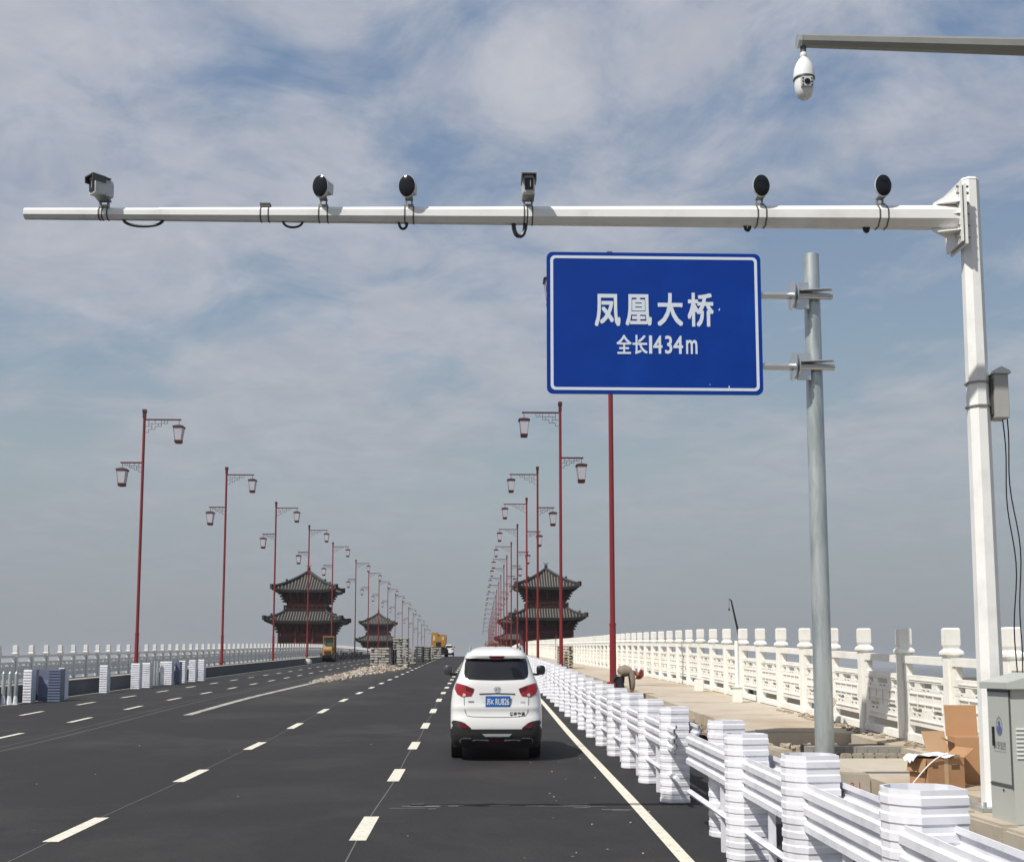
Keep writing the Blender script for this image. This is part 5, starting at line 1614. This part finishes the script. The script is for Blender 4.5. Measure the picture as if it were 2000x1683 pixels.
# ------------------------------------------------------------------ bending worker
def skin(name, verts, edges, radii, m, parent=None, root=0, sub=2):
    me = bpy.data.meshes.new(name); me.from_pydata([tuple(v) for v in verts], edges, []); me.update()
    o = bpy.data.objects.new(name, me); COL.objects.link(o)
    sk = o.modifiers.new('skin', 'SKIN'); sk.use_smooth_shade = True
    ss = o.modifiers.new('sub', 'SUBSURF'); ss.levels = sub; ss.render_levels = sub
    for i, r_ in enumerate(radii):
        rr = (r_, r_) if isinstance(r_, (int, float)) else r_
        me.skin_vertices[0].data[i].radius = rr
        me.skin_vertices[0].data[i].use_root = (i == root)
    bpy.context.view_layer.update()
    dg = bpy.context.evaluated_depsgraph_get()
    m2 = bpy.data.meshes.new_from_object(o.evaluated_get(dg))
    bpy.data.objects.remove(o)
    m2.materials.clear(); m2.materials.append(m)
    for p in m2.polygons: p.use_smooth = True
    m2.name = name
    return link(name, m2, parent)
M_SKIN = mat('skin', (.32, .17, .12), .6, var=.1)
M_SHIRT = mat('dusty tan jacket', (.23, .19, .15), .9, var=.2, scale=6)
M_TROU = mat('dark trousers', (.018, .019, .026), .9, var=.2, scale=5)
M_HELM = mat('red helmet', (.26, .035, .025), .35, var=.1)
wx, wy = 4.62, 38.0
t = thing('worker', 'bending worker in tan jacket, dark trousers and red helmet beside the red lamp', 'person', (wx, wy, G(wx, wy, .08)))
t.scale = (1.0, 1.0, .96)
V = []; E = []; RD = []
def nv(p, r_, link_to=None):
    V.append(p); RD.append(r_)
    if link_to is not None: E.append((link_to, len(V) - 1))
    return len(V) - 1
pel = nv((0, 0, 1.18), .10)
sp1 = nv((.14, 0, 1.25), .08, pel); sp2 = nv((.28, 0, 1.30), .09, sp1); ch = nv((.42, 0, 1.29), .09, sp2)
nk = nv((.54, 0, 1.24), .065, ch); hd = nv((.63, 0, 1.19), .10, nk); hd2 = nv((.67, 0, 1.10), .085, hd)
for s in (-1, 1):
    hip = nv((-.0, s * .11, 1.08), .08, pel); kn = nv((.06, s * .16, .62), .085, hip); an = nv((.0, s * .17, .14), .055, kn); ft = nv((.17, s * .18, .05), .045, an)
    sh = nv((.40, s * .17, 1.22), .075, ch); el = nv((.43, s * .20, .88), .055, sh); wr = nv((.42, s * .14, .60), .038, el)
    pm = nv((.42, s * .125, .50), .042, wr)
body = skin('body', V, E, RD, M_SKIN, t)
# clothes over the body
V = []; E = []; RD = []
pel = nv((-.03, 0, 1.20), .19); sp1 = nv((.12, 0, 1.28), .215, pel); sp2 = nv((.28, 0, 1.32), .22, sp1); ch = nv((.44, 0, 1.28), .17, sp2)
for s in (-1, 1):
    sh = nv((.40, s * .175, 1.22), .10, ch); el = nv((.43, s * .205, .88), .08, sh); wr = nv((.425, s * .15, .66), .06, el)
skin('jacket', V, E, RD, M_SHIRT, t)
V = []; E = []; RD = []
pel = nv((-.02, 0, 1.17), .195)
for s in (-1, 1):
    hip = nv((-.0, s * .11, 1.05), .14, pel); kn = nv((.065, s * .16, .62), .11, hip); an = nv((.0, s * .17, .16), .08, kn)
skin('trousers', V, E, RD, M_TROU, t)
for s in (-1, 1):
    b = MB(); b.lathe([(.03, 0), (.055, .01), (.06, .05), (.045, .09), (.02, .11)], n=12, sx=2.0, c=(.08, s * .175, 0)); b.obj('boot', M_BLACK, t, smooth=True)
    V = []; E = []; RD = []
    pm = nv((.50, s * .125, .50), .03)
    skin('hand', [(.42, s * .125, .52), (.42, s * .125, .46), (.39, s * .12, .385), (.405, s * .12, .375), (.425, s * .12, .375), (.445, s * .12, .385), (.46, s * .11, .45), (.475, s * .10, .41)],
         [(0, 1), (1, 2), (1, 3), (1, 4), (1, 5), (0, 6), (6, 7)], [.034, .034, .012, .012, .012, .011, .014, .011], M_SKIN, t, sub=1)
hr = Matrix.Rotation(R(118), 3, 'Y')
b = MB(); b.lathe([(.165, -.02), (.16, .0), (.135, .005), (.13, .06), (.10, .12), (.05, .155), (.005, .162)], n=20, rot=hr, c=(.645, 0, 1.185), sx=1.25, sy=1.0); b.obj('helmet', M_HELM, t, smooth=True)
b = MB()
fc = Vector((.735, 0, 1.115))
b.box((.60, 0, 1.075), (.04, .03, .04)); b.obj('nose', M_SKIN, t, bevel=.008)
for s in (-1, 1):
    b = MB(); b.lathe([(.002, -.012), (.014, -.006), (.014, .006), (.002, .012)], n=8, c=(.645, s * .035, 1.055)); b.obj('eye', M_BLACK, t)
    b = MB(); b.lathe([(.01, -.03), (.022, 0), (.01, .03)], n=8, c=(.62, s * .098, 1.15)); b.obj('ear', M_SKIN, t, smooth=True)
b = MB(); b.bx(.55, .56, -.025, .025, 1.085, 1.095); b.obj('mouth', mat('lip', (.2, .07, .06), .6), t)

# ------------------------------------------------------------------ haze
HZ = 0.00013
hb = MB(); hb.bx(-7000, 7000, -150, 12500, -10.0, 60.0)
hm = bpy.data.materials.new('haze'); hm.use_nodes = True; hm.node_tree.nodes.clear()
ht = NT(hm.node_tree)
pvn = ht.add('ShaderNodeVolumePrincipled', {'Color': (0.86, 0.90, 0.95, 1), 'Density': HZ, 'Anisotropy': 0.2})
ht.add('ShaderNodeOutputMaterial', {'Volume': pvn.outputs[0]})
hz_ = hb.obj('haze', hm)
tag(hz_, 'thin pale haze in the air over the river', None, None, 'stuff')
print('objects', len(COL.objects))
